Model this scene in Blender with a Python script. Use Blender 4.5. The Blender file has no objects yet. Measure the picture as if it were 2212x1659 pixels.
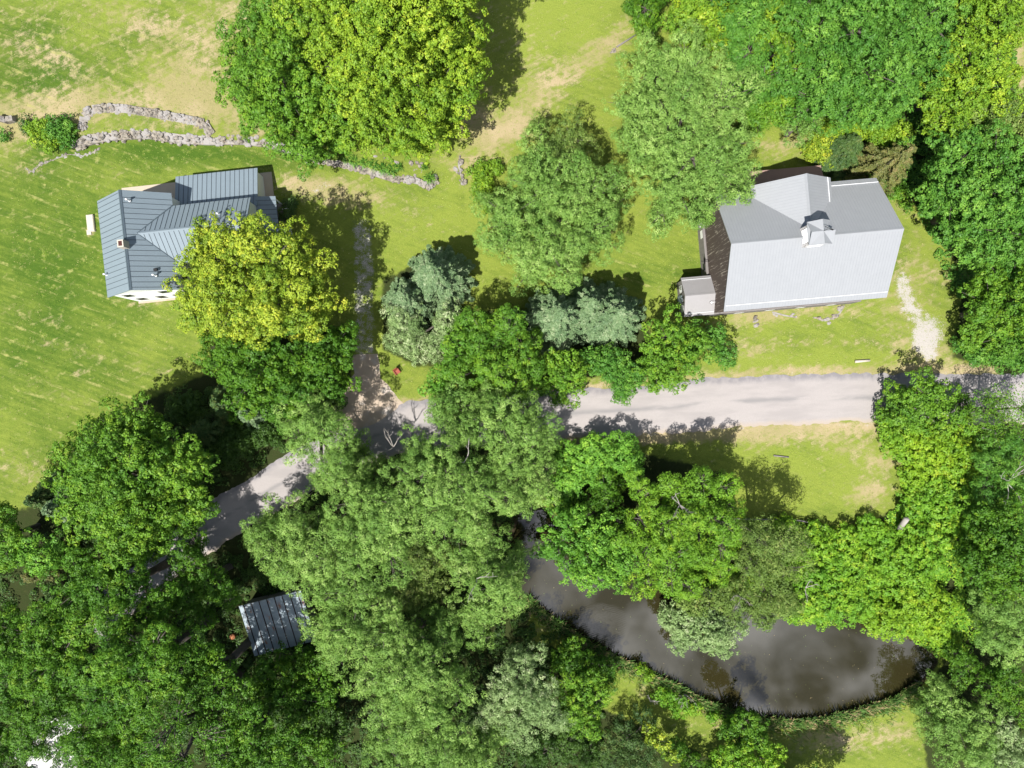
import bpy, math, random
import numpy as np
from mathutils import Vector, Matrix

# ------------------------------------------------------------------ camera, sky, sun
C = bpy.context.scene
H = 82.0                       # height of the camera above the lawns, metres
FD = 1533.0                    # focal length in units of the 2212 px wide survey drawing
cam = bpy.data.cameras.new('camera'); camo = bpy.data.objects.new('camera', cam)
C.collection.objects.link(camo); C.camera = camo
camo.location = (0, 0, H); camo.rotation_euler = (0, 0, 0)
cam.sensor_width = 36; cam.lens = 36 * FD / 2212.0
cam.clip_start = 0.5; cam.clip_end = 3000

SUN_EL, SHADOW = 61.0, Vector((0.55, 0.835, 0)).normalized()   # shadows fall to the north-east
w = bpy.data.worlds.new("World"); C.world = w; w.use_nodes = True
nt = w.node_tree; N = nt.nodes; L = nt.links
for n in list(N): N.remove(n)
out = N.new('ShaderNodeOutputWorld'); bg = N.new('ShaderNodeBackground'); bg.inputs[1].default_value = 0.05
sky = N.new('ShaderNodeTexSky'); sky.sky_type = 'NISHITA'; sky.sun_disc = False
sky.sun_elevation = math.radians(SUN_EL)
sd = -SHADOW
sky.sun_rotation = math.atan2(sd.x, sd.y)
sky.air_density = 1.0; sky.dust_density = 0.6
tc = N.new('ShaderNodeTexCoord')
sep = N.new('ShaderNodeSeparateXYZ'); L.new(tc.outputs['Generated'], sep.inputs[0])
zc = N.new('ShaderNodeMath'); zc.operation = 'MAXIMUM'; zc.inputs[1].default_value = 0.08; L.new(sep.outputs['Z'], zc.inputs[0])
dv = N.new('ShaderNodeVectorMath'); dv.operation = 'DIVIDE'
cb = N.new('ShaderNodeCombineXYZ')
for i in range(3): L.new(zc.outputs[0], cb.inputs[i])
L.new(tc.outputs['Generated'], dv.inputs[0]); L.new(cb.outputs[0], dv.inputs[1])
cn = N.new('ShaderNodeTexNoise'); cn.inputs['Scale'].default_value = 8.0; cn.inputs['Detail'].default_value = 7; cn.inputs['Roughness'].default_value = 0.52
cn.inputs['Distortion'].default_value = 0.35
L.new(dv.outputs[0], cn.inputs['Vector'])
cr = N.new('ShaderNodeValToRGB'); cr.color_ramp.elements[0].position = 0.40; cr.color_ramp.elements[1].position = 0.62
cr.color_ramp.elements[0].color = (0, 0, 0, 1); cr.color_ramp.elements[1].color = (1, 1, 1, 1)
L.new(cn.outputs['Fac'], cr.inputs[0])
# the cloud bank stands near the zenith, a little to the south-east
cd = N.new('ShaderNodeVectorMath'); cd.operation = 'DISTANCE'; cd.inputs[1].default_value = (0.40, -0.33, 1.0)
L.new(dv.outputs[0], cd.inputs[0])
cmr = N.new('ShaderNodeMapRange'); cmr.inputs[1].default_value = 0.30; cmr.inputs[2].default_value = 0.62; cmr.inputs[3].default_value = 1; cmr.inputs[4].default_value = 0.04
L.new(cd.outputs['Value'], cmr.inputs[0])
cm = N.new('ShaderNodeMath'); cm.operation = 'MULTIPLY'; L.new(cr.outputs[0], cm.inputs[0]); L.new(cmr.outputs[0], cm.inputs[1])
cmx = N.new('ShaderNodeMixRGB'); cmx.inputs[2].default_value = (36, 36, 37.5, 1)
L.new(cm.outputs[0], cmx.inputs[0]); L.new(sky.outputs[0], cmx.inputs[1])
L.new(cmx.outputs[0], bg.inputs[0]); L.new(bg.outputs[0], out.inputs[0])

sun = bpy.data.lights.new('sun', 'SUN'); so = bpy.data.objects.new('sun', sun); C.collection.objects.link(so)
sun.energy = 4.8; sun.angle = math.radians(0.5); sun.color = (1.0, 0.965, 0.90)
dirv = Vector((SHADOW.x * math.cos(math.radians(SUN_EL)), SHADOW.y * math.cos(math.radians(SUN_EL)), -math.sin(math.radians(SUN_EL))))
so.rotation_euler = dirv.to_track_quat('-Z', 'Y').to_euler(); so.location = (-40, -60, 120)
C.view_settings.view_transform = 'Standard'; C.view_settings.look = 'None'
C.view_settings.exposure = 0.84; C.view_settings.gamma = 1.0
C.cycles.max_bounces = 6; C.cycles.diffuse_bounces = 2; C.cycles.glossy_bounces = 3; C.cycles.transmission_bounces = 3

# ------------------------------------------------------------------ helpers
def PX(px, py, z=0.0):
    k = (H - z) / FD
    return ((px - 1106.0) * k, (829.5 - py) * k)
def S(x, y, z=0.0):            # survey given on the 2500 px drawing
    return PX(x * .8848, y * .8848, z)
def link(o): C.collection.objects.link(o); return o
def tag(o, label=None, cat=None, group=None, kind=None):
    if label: o['label'] = label
    if cat: o['category'] = cat
    if group: o['group'] = group
    if kind: o['kind'] = kind
    return o
def empty(name, loc, rz=0.0, label=None, cat=None, group=None):
    o = link(bpy.data.objects.new(name, None)); o.location = loc; o.rotation_euler = (0, 0, rz)
    o.empty_display_size = 0.5
    return tag(o, label, cat, group)

class MB:
    def __init__(s): s.v = []; s.f = []
    def add(s, vs, fs):
        b = len(s.v); s.v += [tuple(v) for v in vs]; s.f += [tuple(i + b for i in f) for f in fs]
    def box(s, c, d, R=None):
        x, y, z = d[0] / 2, d[1] / 2, d[2] / 2
        vs = [Vector((a * x, b * y, e * z)) for a in (-1, 1) for b in (-1, 1) for e in (-1, 1)]
        if R is not None: vs = [R @ v for v in vs]
        vs = [v + Vector(c) for v in vs]
        s.add(vs, [(0, 1, 3, 2), (4, 6, 7, 5), (0, 4, 5, 1), (2, 3, 7, 6), (0, 2, 6, 4), (1, 5, 7, 3)])
    def slab(s, pts, t):       # pts counter-clockwise seen from outside; thickness goes inward
        p = [Vector(q) for q in pts]; n = (p[1] - p[0]).cross(p[2] - p[0]).normalized(); k = len(p)
        s.add(p + [q - n * t for q in p], [tuple(range(k)), tuple(range(2 * k - 1, k - 1, -1))] +
              [(i, i + k, (i + 1) % k + k, (i + 1) % k) for i in range(k)])
    def ribs(s, e0, e1, r1, r0, sp, wd, ht, off=0.5):
        e0, e1, r1, r0 = map(Vector, (e0, e1, r1, r0))
        n = (e1 - e0).cross(r0 - e0).normalized(); u = (e1 - e0).normalized()
        ln = (e1 - e0).length; m = int(ln / sp)
        for i in range(m):
            t = (i + off) * sp / ln
            a = e0.lerp(e1, t); b = r0.lerp(r1, t)
            q = [a - u * wd / 2, a + u * wd / 2, b + u * wd / 2, b - u * wd / 2]
            q2 = [x + n * ht for x in q]; q = [x - n * .01 for x in q]
            s.add(q + q2, [(4, 5, 6, 7), (0, 1, 5, 4), (1, 2, 6, 5), (2, 3, 7, 6), (3, 0, 4, 7)])
    def tube(s, pts, rs, n=7, cap=True):
        pts = [Vector(p) for p in pts]; b0 = len(s.v); rings = []
        for i, p in enumerate(pts):
            d = (pts[min(i + 1, len(pts) - 1)] - pts[max(i - 1, 0)])
            if d.length < 1e-6: d = Vector((0, 0, 1))
            d.normalize(); a = d.cross(Vector((0, 0, 1)) if abs(d.z) < .9 else Vector((1, 0, 0))).normalized(); b = d.cross(a)
            for k in range(n):
                th = 2 * math.pi * k / n
                s.v.append(tuple(p + (a * math.cos(th) + b * math.sin(th)) * rs[i]))
        for i in range(len(pts) - 1):
            for k in range(n):
                s.f.append((b0 + i * n + k, b0 + i * n + (k + 1) % n, b0 + (i + 1) * n + (k + 1) % n, b0 + (i + 1) * n + k))
        if cap:
            s.f.append(tuple(b0 + k for k in range(n))); s.f.append(tuple(b0 + (len(pts) - 1) * n + k for k in range(n)))
    def build(s, name, mat, parent=None, smooth=False):
        me = bpy.data.meshes.new(name); me.from_pydata(s.v, [], s.f); me.materials.append(mat); me.update()
        import bmesh
        bm = bmesh.new(); bm.from_mesh(me); bmesh.ops.recalc_face_normals(bm, faces=bm.faces); bm.to_mesh(me); bm.free()
        if smooth: me.polygons.foreach_set('use_smooth', [True] * len(me.polygons))
        o = link(bpy.data.objects.new(name, me))
        if parent: o.parent = parent
        return o

def quads_mesh(name, V, mat, parent=None, rnd=None):   # V: (n,4,3)
    n = len(V); me = bpy.data.meshes.new(name)
    me.vertices.add(n * 4); me.loops.add(n * 4); me.polygons.add(n)
    me.vertices.foreach_set('co', V.reshape(-1).astype(np.float32))
    me.loops.foreach_set('vertex_index', np.arange(n * 4, dtype=np.int32))
    me.polygons.foreach_set('loop_start', np.arange(0, n * 4, 4, dtype=np.int32))
    me.polygons.foreach_set('loop_total', np.full(n, 4, dtype=np.int32))
    if rnd is not None:
        a = me.attributes.new('tone', 'FLOAT', 'FACE'); a.data.foreach_set('value', rnd.astype(np.float32))
    me.materials.append(mat); me.update(calc_edges=True)
    o = link(bpy.data.objects.new(name, me))
    if parent: o.parent = parent
    return o

# ------------------------------------------------------------------ materials
class NT:
    def __init__(s, name):
        s.m = bpy.data.materials.new(name); s.m.use_nodes = True; s.t = s.m.node_tree
        for n in list(s.t.nodes): s.t.nodes.remove(n)
        s.o = s.t.nodes.new('ShaderNodeOutputMaterial')
    def n(s, typ, **kw):
        x = s.t.nodes.new(typ)
        for k, v in kw.items(): setattr(x, k, v)
        return x
    def l(s, a, b): s.t.links.new(a, b)
    def val(s, x, sock):
        if hasattr(x, 'is_output') or isinstance(x, bpy.types.NodeSocket): s.l(x, sock)
        else: sock.default_value = x if not isinstance(x, tuple) or len(x) == 4 or len(sock.default_value) == 3 else (*x, 1)
    def mix(s, f, a, b):
        x = s.n('ShaderNodeMixRGB'); s.val(f, x.inputs[0]); s.val(a, x.inputs[1]); s.val(b, x.inputs[2]); return x.outputs[0]
    def math(s, op, a, b=0.0, c=None):
        x = s.n('ShaderNodeMath', operation=op); s.val(a, x.inputs[0]); s.val(b, x.inputs[1])
        if c is not None: s.val(c, x.inputs[2])
        return x.outputs[0]
    def noise(s, scale, detail=4, vec=None, rough=.55, dist=0):
        x = s.n('ShaderNodeTexNoise'); x.inputs['Scale'].default_value = scale; x.inputs['Detail'].default_value = detail
        x.inputs['Roughness'].default_value = rough; x.inputs['Distortion'].default_value = dist
        if vec is None: vec = s.pos()
        s.l(vec, x.inputs['Vector']); return x.outputs['Fac']
    def pos(s):
        if not hasattr(s, 'p'): s.p = s.n('ShaderNodeNewGeometry').outputs['Position']
        return s.p
    def obj(s): return s.n('ShaderNodeTexCoord').outputs['Object']
    def ramp(s, f, a, b, va=0.0, vb=1.0):
        x = s.n('ShaderNodeMapRange'); x.interpolation_type = 'SMOOTHSTEP'; s.val(f, x.inputs[0])
        x.inputs[1].default_value = a; x.inputs[2].default_value = b; x.inputs[3].default_value = va; x.inputs[4].default_value = vb
        return x.outputs[0]
    def mapv(s, vec, scale=(1, 1, 1), rot=(0, 0, 0)):
        x = s.n('ShaderNodeMapping'); x.inputs['Rotation'].default_value = rot; s.l(vec, x.inputs[0])
        y = s.n('ShaderNodeMapping'); y.inputs['Scale'].default_value = scale; s.l(x.outputs[0], y.inputs[0]); return y.outputs[0]
    def attr(s, name):
        x = s.n('ShaderNodeAttribute'); x.attribute_name = name; return x.outputs['Fac']
    def bump(s, h, st=.3, d=.05):
        x = s.n('ShaderNodeBump'); x.inputs['Strength'].default_value = st; x.inputs['Distance'].default_value = d; s.l(h, x.inputs['Height']); return x.outputs[0]
    def pbr(s, col, rough=.8, metal=0.0, spec=.3, nor=None):
        b = s.n('ShaderNodeBsdfPrincipled'); s.val(col, b.inputs['Base Color']); s.val(rough, b.inputs['Roughness'])
        b.inputs['Metallic'].default_value = metal; b.inputs['Specular IOR Level'].default_value = spec
        if nor is not None: s.l(nor, b.inputs['Normal'])
        s.l(b.outputs[0], s.o.inputs[0]); return b

def flat(name, col, rough=.7, metal=0, spec=.3, var=.15, sc=3.0):
    t = NT(name); c2 = tuple(x * (1 - var) for x in col); f = t.noise(sc, 5)
    t.pbr(t.mix(f, (*col, 1), (*c2, 1)), rough, metal, spec); return t.m

def leafmat(name, a, b, young=None, trans=.2, nsc=.55):
    """foliage: two leaf colours by leaf and by branch, translucent"""
    t = NT(name); tone = t.attr('tone'); nz = t.noise(nsc, 3)
    f = t.math('ADD', t.math('MULTIPLY', tone, .62), t.math('MULTIPLY', nz, .55))
    col = t.mix(t.ramp(f, .25, .95), (*a, 1), (*b, 1))
    if young: col = t.mix(t.ramp(t.math('ADD', t.math('MULTIPLY', tone, .45), t.noise(nsc * 2.3, 3)), .78, 1.0), col, (*young, 1))
    bs = t.n('ShaderNodeBsdfPrincipled'); t.l(col, bs.inputs['Base Color']); bs.inputs['Roughness'].default_value = .55
    bs.inputs['Specular IOR Level'].default_value = .28
    tr = t.n('ShaderNodeBsdfTranslucent'); t.l(t.mix(.5, col, t.mix(1.0, col, (min(1, b[0] * 1.3), min(1, b[1] * 1.3), b[2] * .5, 1))), tr.inputs[0])
    mx = t.n('ShaderNodeMixShader'); mx.inputs[0].default_value = trans; t.l(bs.outputs[0], mx.inputs[1]); t.l(tr.outputs[0], mx.inputs[2])
    t.l(mx.outputs[0], t.o.inputs[0]); return t.m

M = {}
M['yel'] = leafmat('young_maple_leaves', (.10, .20, .016), (.37, .46, .035), (.50, .52, .05))
M['yel2'] = leafmat('yellow_green_leaves', (.08, .19, .015), (.25, .39, .022), (.34, .42, .03))
M['yel3'] = leafmat('bright_maple_leaves', (.09, .20, .015), (.29, .42, .026), (.37, .45, .035))
M['wgr'] = leafmat('woodland_leaves', (.034, .115, .009), (.12, .265, .016), (.18, .30, .02))
M['lime'] = leafmat('lime_green_leaves', (.08, .20, .015), (.21, .38, .025), (.29, .42, .03))
M['grn'] = leafmat('maple_leaves', (.055, .155, .014), (.165, .32, .022), (.22, .34, .025))
M['dgr'] = leafmat('dark_maple_leaves', (.040, .120, .010), (.10, .225, .013), (.14, .25, .014))
M['wil'] = leafmat('willow_leaves', (.095, .205, .033), (.245, .395, .078), (.34, .48, .13))
M['wil2'] = leafmat('pale_willow_leaves', (.14, .23, .075), (.30, .42, .16), (.50, .56, .32))
M['ash'] = leafmat('ash_leaves', (.045, .15, .018), (.13, .29, .032), (.19, .36, .045))
M['blu'] = leafmat('blue_spruce_needles', (.075, .14, .058), (.18, .27, .12), (.29, .36, .20), trans=.1)
M['con'] = leafmat('cedar_needles', (.035, .085, .022), (.085, .15, .03), (.14, .16, .04), trans=.15)
M['bro'] = leafmat('thin_brown_green_needles', (.09, .12, .03), (.2, .2, .055), (.26, .2, .08), trans=.15)
M['oli'] = leafmat('olive_leaves', (.085, .155, .028), (.19, .28, .055), (.28, .32, .09))
M['vin'] = leafmat('vine_leaves', (.075, .215, .014), (.215, .395, .024), (.31, .44, .03))
M['viny'] = leafmat('yellowish_vine_leaves', (.10, .235, .014), (.255, .41, .02), (.34, .43, .03))
M['vind'] = leafmat('deep_green_vine_leaves', (.06, .18, .018), (.17, .37, .035), (.25, .44, .04))
M['und'] = leafmat('undergrowth_leaves', (.025, .07, .010), (.07, .14, .018))
M['lil'] = leafmat('strap_leaves', (.05, .15, .02), (.15, .32, .04), (.25, .36, .05))
M['ree'] = leafmat('reed_leaves', (.055, .145, .03), (.17, .28, .06), (.45, .33, .18))
M['gra'] = leafmat('grass_blades', (.14, .24, .03), (.26, .33, .05), (.42, .36, .16))

t = NT('bark'); f = t.noise(6, 6, t.mapv(t.pos(), (1, 1, .3))); t.pbr(t.mix(f, (.05, .042, .035, 1), (.15, .13, .115, 1)), .9); M['bark'] = t.m
M['dead'] = flat('dead_grey_wood', (.38, .35, .32), .85, var=.4, sc=5)

# lawn / ground
t = NT('ground_cover')
P_ = t.pos()
n1 = t.noise(.16, 5, P_, .6); n2 = t.noise(1.1, 6, P_, .65); n3 = t.noise(9, 4, P_, .7); n4 = t.noise(.05, 3, P_)
stroke = t.noise(1.0, 5, t.mapv(P_, (.25, 1.9, 1), (0, 0, .36)), .6)
stroke2 = t.noise(1.0, 4, t.mapv(P_, (.35, 2.4, 1), (0, 0, -.45)), .6)
lush = t.attr('lush')
lf = t.math('ADD', lush, t.math('MULTIPLY', t.math('SUBTRACT', t.math('ADD', t.math('MULTIPLY', n1, .5), t.math('MULTIPLY', n2, .5)), .5), 2.1))
lf = t.math('ADD', lf, t.math('MULTIPLY', t.math('SUBTRACT', stroke, .5), .95))
grass = t.mix(t.ramp(lf, .0, 1.0), (.205, .25, .042, 1), (.052, .105, .012, 1))
grass = t.mix(t.ramp(n2, .50, .78), grass, (.19, .26, .03, 1))
grass = t.mix(t.ramp(n3, .35, .7, 0, .8), grass, t.mix(.5, grass, (.04, .07, .01, 1)))
dry = t.attr('dry')
df = t.math('ADD', t.math('ADD', dry, t.math('MULTIPLY', t.math('SUBTRACT', n2, .5), 1.7)), t.math('MULTIPLY', t.math('SUBTRACT', stroke2, .5), .9))
df = t.math('ADD', df, t.math('MULTIPLY', t.math('SUBTRACT', n3, .5), 1.0))
tan = t.mix(n3, (.33, .275, .145, 1), (.205, .19, .075, 1))
tan = t.mix(t.ramp(n1, .4, .65), tan, (.37, .29, .18, 1))
c = t.mix(t.ramp(df, .36, .95, 0, .92), grass, tan)
mw = t.n('ShaderNodeTexWave', wave_type='BANDS', bands_direction='Y'); mw.inputs['Scale'].default_value = .19; mw.inputs['Distortion'].default_value = 1.2; mw.inputs['Detail'].default_value = 2; mw.inputs['Detail Scale'].default_value = .6
t.l(t.mapv(P_, (1, 1, 1), (0, 0, .33)), mw.inputs['Vector'])
ml = t.math('MULTIPLY', t.ramp(mw.outputs['Fac'], .80, .98), t.ramp(t.math('ADD', n2, stroke), .95, 1.25))
c = t.mix(t.math('MULTIPLY', ml, t.ramp(lush, .34, .6, .12, .75)), c, (.30, .29, .10, 1))
gr = t.attr('gravel'); gf = t.math('ADD', gr, t.math('MULTIPLY', t.math('SUBTRACT', t.math('ADD', t.math('MULTIPLY', n2, .6), t.math('MULTIPLY', n3, .6)), .6), 1.5))
grc = t.mix(t.noise(14, 3, P_, .8), (.50, .47, .44, 1), (.24, .22, .20, 1))
c = t.mix(t.ramp(gf, .42, .62), c, grc)
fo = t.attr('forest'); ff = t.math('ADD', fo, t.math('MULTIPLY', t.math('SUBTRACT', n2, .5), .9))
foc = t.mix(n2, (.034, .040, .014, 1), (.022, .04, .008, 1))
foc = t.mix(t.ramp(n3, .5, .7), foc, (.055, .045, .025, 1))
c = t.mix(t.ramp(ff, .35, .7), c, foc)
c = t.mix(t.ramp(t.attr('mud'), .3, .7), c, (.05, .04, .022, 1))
t.pbr(c, .95, spec=.1, nor=t.bump(t.math('ADD', n3, t.noise(3, 5, P_)), .55, .12)); M['ground'] = t.m

t = NT('pale_gravel'); P_ = t.pos()
rut = t.attr('across'); g1 = t.noise(.5, 5, t.mapv(P_, (.35, 1.5, 1), (0, 0, -.05))); g2 = t.noise(22, 3, P_, .8)
g3 = t.noise(6, 5, P_, .75)
c = t.mix(t.math('ADD', t.math('MULTIPLY', g2, .6), t.math('MULTIPLY', g3, .4)), (.40, .37, .36, 1), (.23, .21, .205, 1))
c = t.mix(t.ramp(g1, .42, .68, 0, .85), c, (.27, .25, .245, 1))
wv = t.math('ABSOLUTE', t.math('SUBTRACT', t.math('ABSOLUTE', t.math('SUBTRACT', rut, .02)), .0))
c = t.mix(t.math('MULTIPLY', t.ramp(wv, .0, .16, 1, 0), t.ramp(g1, .35, .6)), c, (.215, .205, .205, 1))
c = t.mix(t.math('MULTIPLY', t.ramp(rut, .62, .93), t.ramp(t.noise(1.2, 5, P_), .35, .6, .45, 1)), c, (.19, .18, .19, 1))
c = t.mix(t.ramp(rut, -.75, -1.0, 0, .6), c, (.36, .29, .22, 1))
t.pbr(c, .9, spec=.2, nor=t.bump(g2, .4, .05)); M['road'] = t.m
t = NT('driveway_gravel'); P_ = t.pos(); g2 = t.noise(16, 3, P_, .8); g1 = t.noise(.8, 5, P_)
c = t.mix(g2, (.34, .31, .285, 1), (.17, .155, .15, 1)); c = t.mix(t.ramp(g1, .5, .75), c, (.33, .27, .19, 1))
t.pbr(c, .95, nor=t.bump(g2, .4, .05)); M['drive'] = t.m
t = NT('junction_dirt'); P_ = t.pos(); g2 = t.noise(16, 3, P_, .8); g1 = t.noise(.8, 5, P_)
c = t.mix(g2, (.42, .34, .27, 1), (.31, .25, .19, 1)); c = t.mix(t.ramp(g1, .5, .75), c, (.40, .36, .33, 1))
t.pbr(c, .95, nor=t.bump(g2, .4, .05)); M['dirt'] = t.m

# pond
t = NT('murky_water'); P_ = t.pos()
rp = t.n('ShaderNodeTexWave', wave_type='BANDS', bands_direction='Y'); rp.inputs['Scale'].default_value = 1.6; rp.inputs['Distortion'].default_value = 3; rp.inputs['Detail'].default_value = 2
t.l(t.mapv(P_, (1, 1, 1), (0, 0, .3)), rp.inputs['Vector'])
vd = t.n('ShaderNodeVectorMath', operation='DISTANCE'); vd.inputs[1].default_value = (*PX(1300, 1360), -.6); t.l(P_, vd.inputs[0])
rh = t.math('MULTIPLY', rp.outputs['Fac'], t.ramp(vd.outputs['Value'], .8, 3.6, 1, 0))
wc = t.mix(t.noise(.12, 3, P_), (.026, .022, .007, 1), (.020, .018, .008, 1))
b = t.pbr(wc, .03, spec=.5, nor=t.bump(rh, .10, .05)); b.inputs['IOR'].default_value = 1.68; M['water'] = t.m

# building materials
def metal(name, col, rough=.45, sc=1.2, var=.12):
    t = NT(name); c = t.mix(t.noise(sc, 5), (*col, 1), (*[x * (1 - var) for x in col], 1))
    c = t.mix(t.ramp(t.noise(6, 4, t.mapv(t.obj(), (.25, 1, 1))), .55, .8, 0, .3), c, (*[x * .8 for x in col], 1))
    t.pbr(c, rough, 0.0, .45); return t.m
M['slate'] = metal('slate_blue_metal_roofing', (.185, .23, .265))
M['seam'] = flat('shade_painted_seam', (.045, .06, .075), .5)  # dark rib colour paints in the shadow line along each roof seam
M['ridge'] = metal('dark_ridge_cap', (.09, .12, .145))
M['galv'] = metal('pale_grey_metal_roofing', (.29, .30, .318), .4)
M['galv2'] = flat('pale_grey_roof_rib', (.27, .28, .297), .4)
M['rail'] = flat('bright_snow_rail', (.75, .76, .78), .3)
M['annexr'] = metal('warm_grey_metal_roofing', (.29, .28, .285), .5)
M['pink'] = metal('faded_reddish_brown_roofing', (.36, .24, .20), .7, var=.25)
M['white'] = flat('white_siding', (.82, .82, .82), .6, var=.05)
M['glass'] = flat('dark_window_glass', (.015, .018, .025), .45, spec=.15)
M['beige'] = flat('beige_concrete', (.42, .36, .28), .85, var=.15, sc=2)
M['brick'] = flat('red_brick', (.07, .025, .02), .85, var=.3, sc=8)
M['black'] = flat('black_metal', (.012, .012, .014), .5)
M['wmetal'] = flat('white_painted_metal', (.75, .75, .76), .5)
M['stonec'] = flat('pale_concrete_slab', (.50, .45, .38), .9, var=.2, sc=3)
M['rust'] = flat('rusty_orange_metal', (.42, .17, .08), .9, var=.5, sc=4)
M['red'] = flat('faded_red_plastic', (.28, .07, .045), .7)
t = NT('weathered_barn_boards'); ob = t.obj()
bands = t.noise(1.0, 6, t.mapv(ob, (7, 7, .35)), .7)
pat = t.noise(1.2, 4, ob)
c = t.mix(bands, (.115, .085, .072, 1), (.045, .034, .030, 1))
c = t.mix(t.math('MULTIPLY', t.ramp(bands, .53, .63), t.ramp(pat, .4, .6, .25, 1)), c, (.36, .31, .26, 1))
t.pbr(c, .9, nor=t.bump(bands, .6, .05)); M['wood'] = t.m
t = NT('grey_boards'); ob = t.obj(); bands = t.noise(1.0, 5, t.mapv(ob, (6, 6, .5)), .7)
t.pbr(t.mix(bands, (.25, .23, .22, 1), (.11, .10, .10, 1)), .9); M['gwood'] = t.m
t = NT('peeling_white_boards'); ob = t.obj()
t.pbr(t.mix(t.ramp(t.noise(7, 4, ob), .5, .62), (.65, .62, .6, 1), (.16, .14, .13, 1)), .9); M['peel'] = t.m
t = NT('field_stone'); P_ = t.pos()
c = t.mix(t.ramp(t.noise(3.2, 5, P_), .35, .65), (.28, .25, .205, 1), (.10, .09, .08, 1)); c = t.mix(t.ramp(t.noise(.7, 3, P_), .45, .62), c, (.27, .255, .245, 1))
c = t.mix(t.ramp(t.noise(5, 3, P_), .62, .74), c, (.33, .22, .15, 1))
t.pbr(c, .95, nor=t.bump(t.noise(12, 4, P_), .5, .05)); M['stone'] = t.m
t = NT('corrugated_shed_roofing'); ob = t.obj()
c = t.mix(t.noise(1.5, 4, ob), (.34, .40, .44, 1), (.22, .27, .31, 1))
wv = t.n('ShaderNodeTexWave', wave_type='BANDS', bands_direction='X'); wv.inputs['Scale'].default_value = 2.6; t.l(ob, wv.inputs['Vector'])
c = t.mix(t.ramp(t.noise(2.2, 5, t.mapv(ob, (1, .4, 1))), .58, .72), c, (.28, .12, .06, 1))
t.pbr(c, .55, nor=t.bump(wv.outputs['Fac'], .7, .04)); M['corr'] = t.m
M['seamr'] = flat('rusty_dark_lap', (.05, .035, .03), .9, var=.5)

# ------------------------------------------------------------------ ground
def smooth(x, a, b):
    t_ = np.clip((x - a) / (b - a), 0, 1); return t_ * t_ * (3 - 2 * t_)
WALL = [(-60, 335), (0, 330), (120, 318), (165, 312), (190, 303), (240, 298), (300, 295), (355, 297), (430, 306), (590, 316), (640, 330), (700, 349), (780, 362), (860, 388), (940, 400), (1100, 380)]
WW = np.array([PX(*p) for p in WALL])
def gheight(x, y):
    yw = np.interp(x, WW[:, 0], WW[:, 1]); amp = 0.75 * (1 - smooth(x, -16, -8)) * smooth(x, -56, -50)
    return amp * smooth(y - yw, -.1, .55)
POND = [(1128, 1110), (1108, 1180), (1118, 1240), (1136, 1290), (1178, 1330), (1240, 1370), (1290, 1400), (1340, 1428), (1395, 1452), (1450, 1478), (1500, 1508), (1560, 1532), (1640, 1552), (1700, 1558), (1780, 1552), (1850, 1532), (1930, 1508), (1975, 1475), (2010, 1425), (1990, 1398), (1930, 1372), (1880, 1345), (1830, 1318), (1780, 1300), (1700, 1312), (1600, 1300), (1500, 1262), (1400, 1212), (1300, 1190), (1230, 1160), (1180, 1105)]
PW = np.array([PX(*p, -.6) for p in POND])
def poly_sd(x, y, P):          # + inside
    ins = np.zeros(x.shape, bool); d = np.full(x.shape, 1e9)
    for i in range(len(P)):
        a = P[i]; b = P[(i + 1) % len(P)]
        e = b - a; t_ = np.clip(((x - a[0]) * e[0] + (y - a[1]) * e[1]) / (e @ e), 0, 1)
        d = np.minimum(d, np.hypot(x - a[0] - t_ * e[0], y - a[1] - t_ * e[1]))
        cnd = ((a[1] > y) != (b[1] > y)) & (x < (b[0] - a[0]) * (y - a[1]) / (b[1] - a[1] + 1e-12) + a[0])
        ins ^= cnd
    return np.where(ins, d, -d)
def line_d(x, y, P):
    d = np.full(x.shape, 1e9)
    for i in range(len(P) - 1):
        a = P[i]; b = P[i + 1]; e = b - a; t_ = np.clip(((x - a[0]) * e[0] + (y - a[1]) * e[1]) / (e @ e), 0, 1)
        d = np.minimum(d, np.hypot(x - a[0] - t_ * e[0], y - a[1] - t_ * e[1]))
    return d
def axis(a, b, st, far):
    core = np.arange(a, b + st, st); ext = []; s_ = st; v = core[-1]
    while v < far: s_ *= 1.35; v += s_; ext.append(v)
    ext = np.array(ext); lo = 2 * ((a + b) / 2) - ext[::-1] if abs(a + b) > 1e-6 else -ext[::-1]
    return np.concatenate([lo, core, ext])
gx = axis(-66, 66, .33, 900); gy = axis(-50, 50, .33, 900)
X, Y = np.meshgrid(gx, gy); nx, ny = len(gx), len(gy)
psd = poly_sd(X, Y, PW)
Z = gheight(X, Y) - 1.9 * smooth(psd, -1.0, 1.8) 
rng = np.random.default_rng(5)
DX = X * FD / H + 1106; DY = 829.5 - Y * FD / H        # drawing coordinates of the ground point
def blob(cx, cy, rx, ry, amp=1.0, ang=0):
    a = math.radians(ang); u = (DX - cx) * math.cos(a) + (DY - cy) * math.sin(a); v = -(DX - cx) * math.sin(a) + (DY - cy) * math.cos(a)
    return amp * np.exp(-((u / rx) ** 2 + (v / ry) ** 2))
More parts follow.
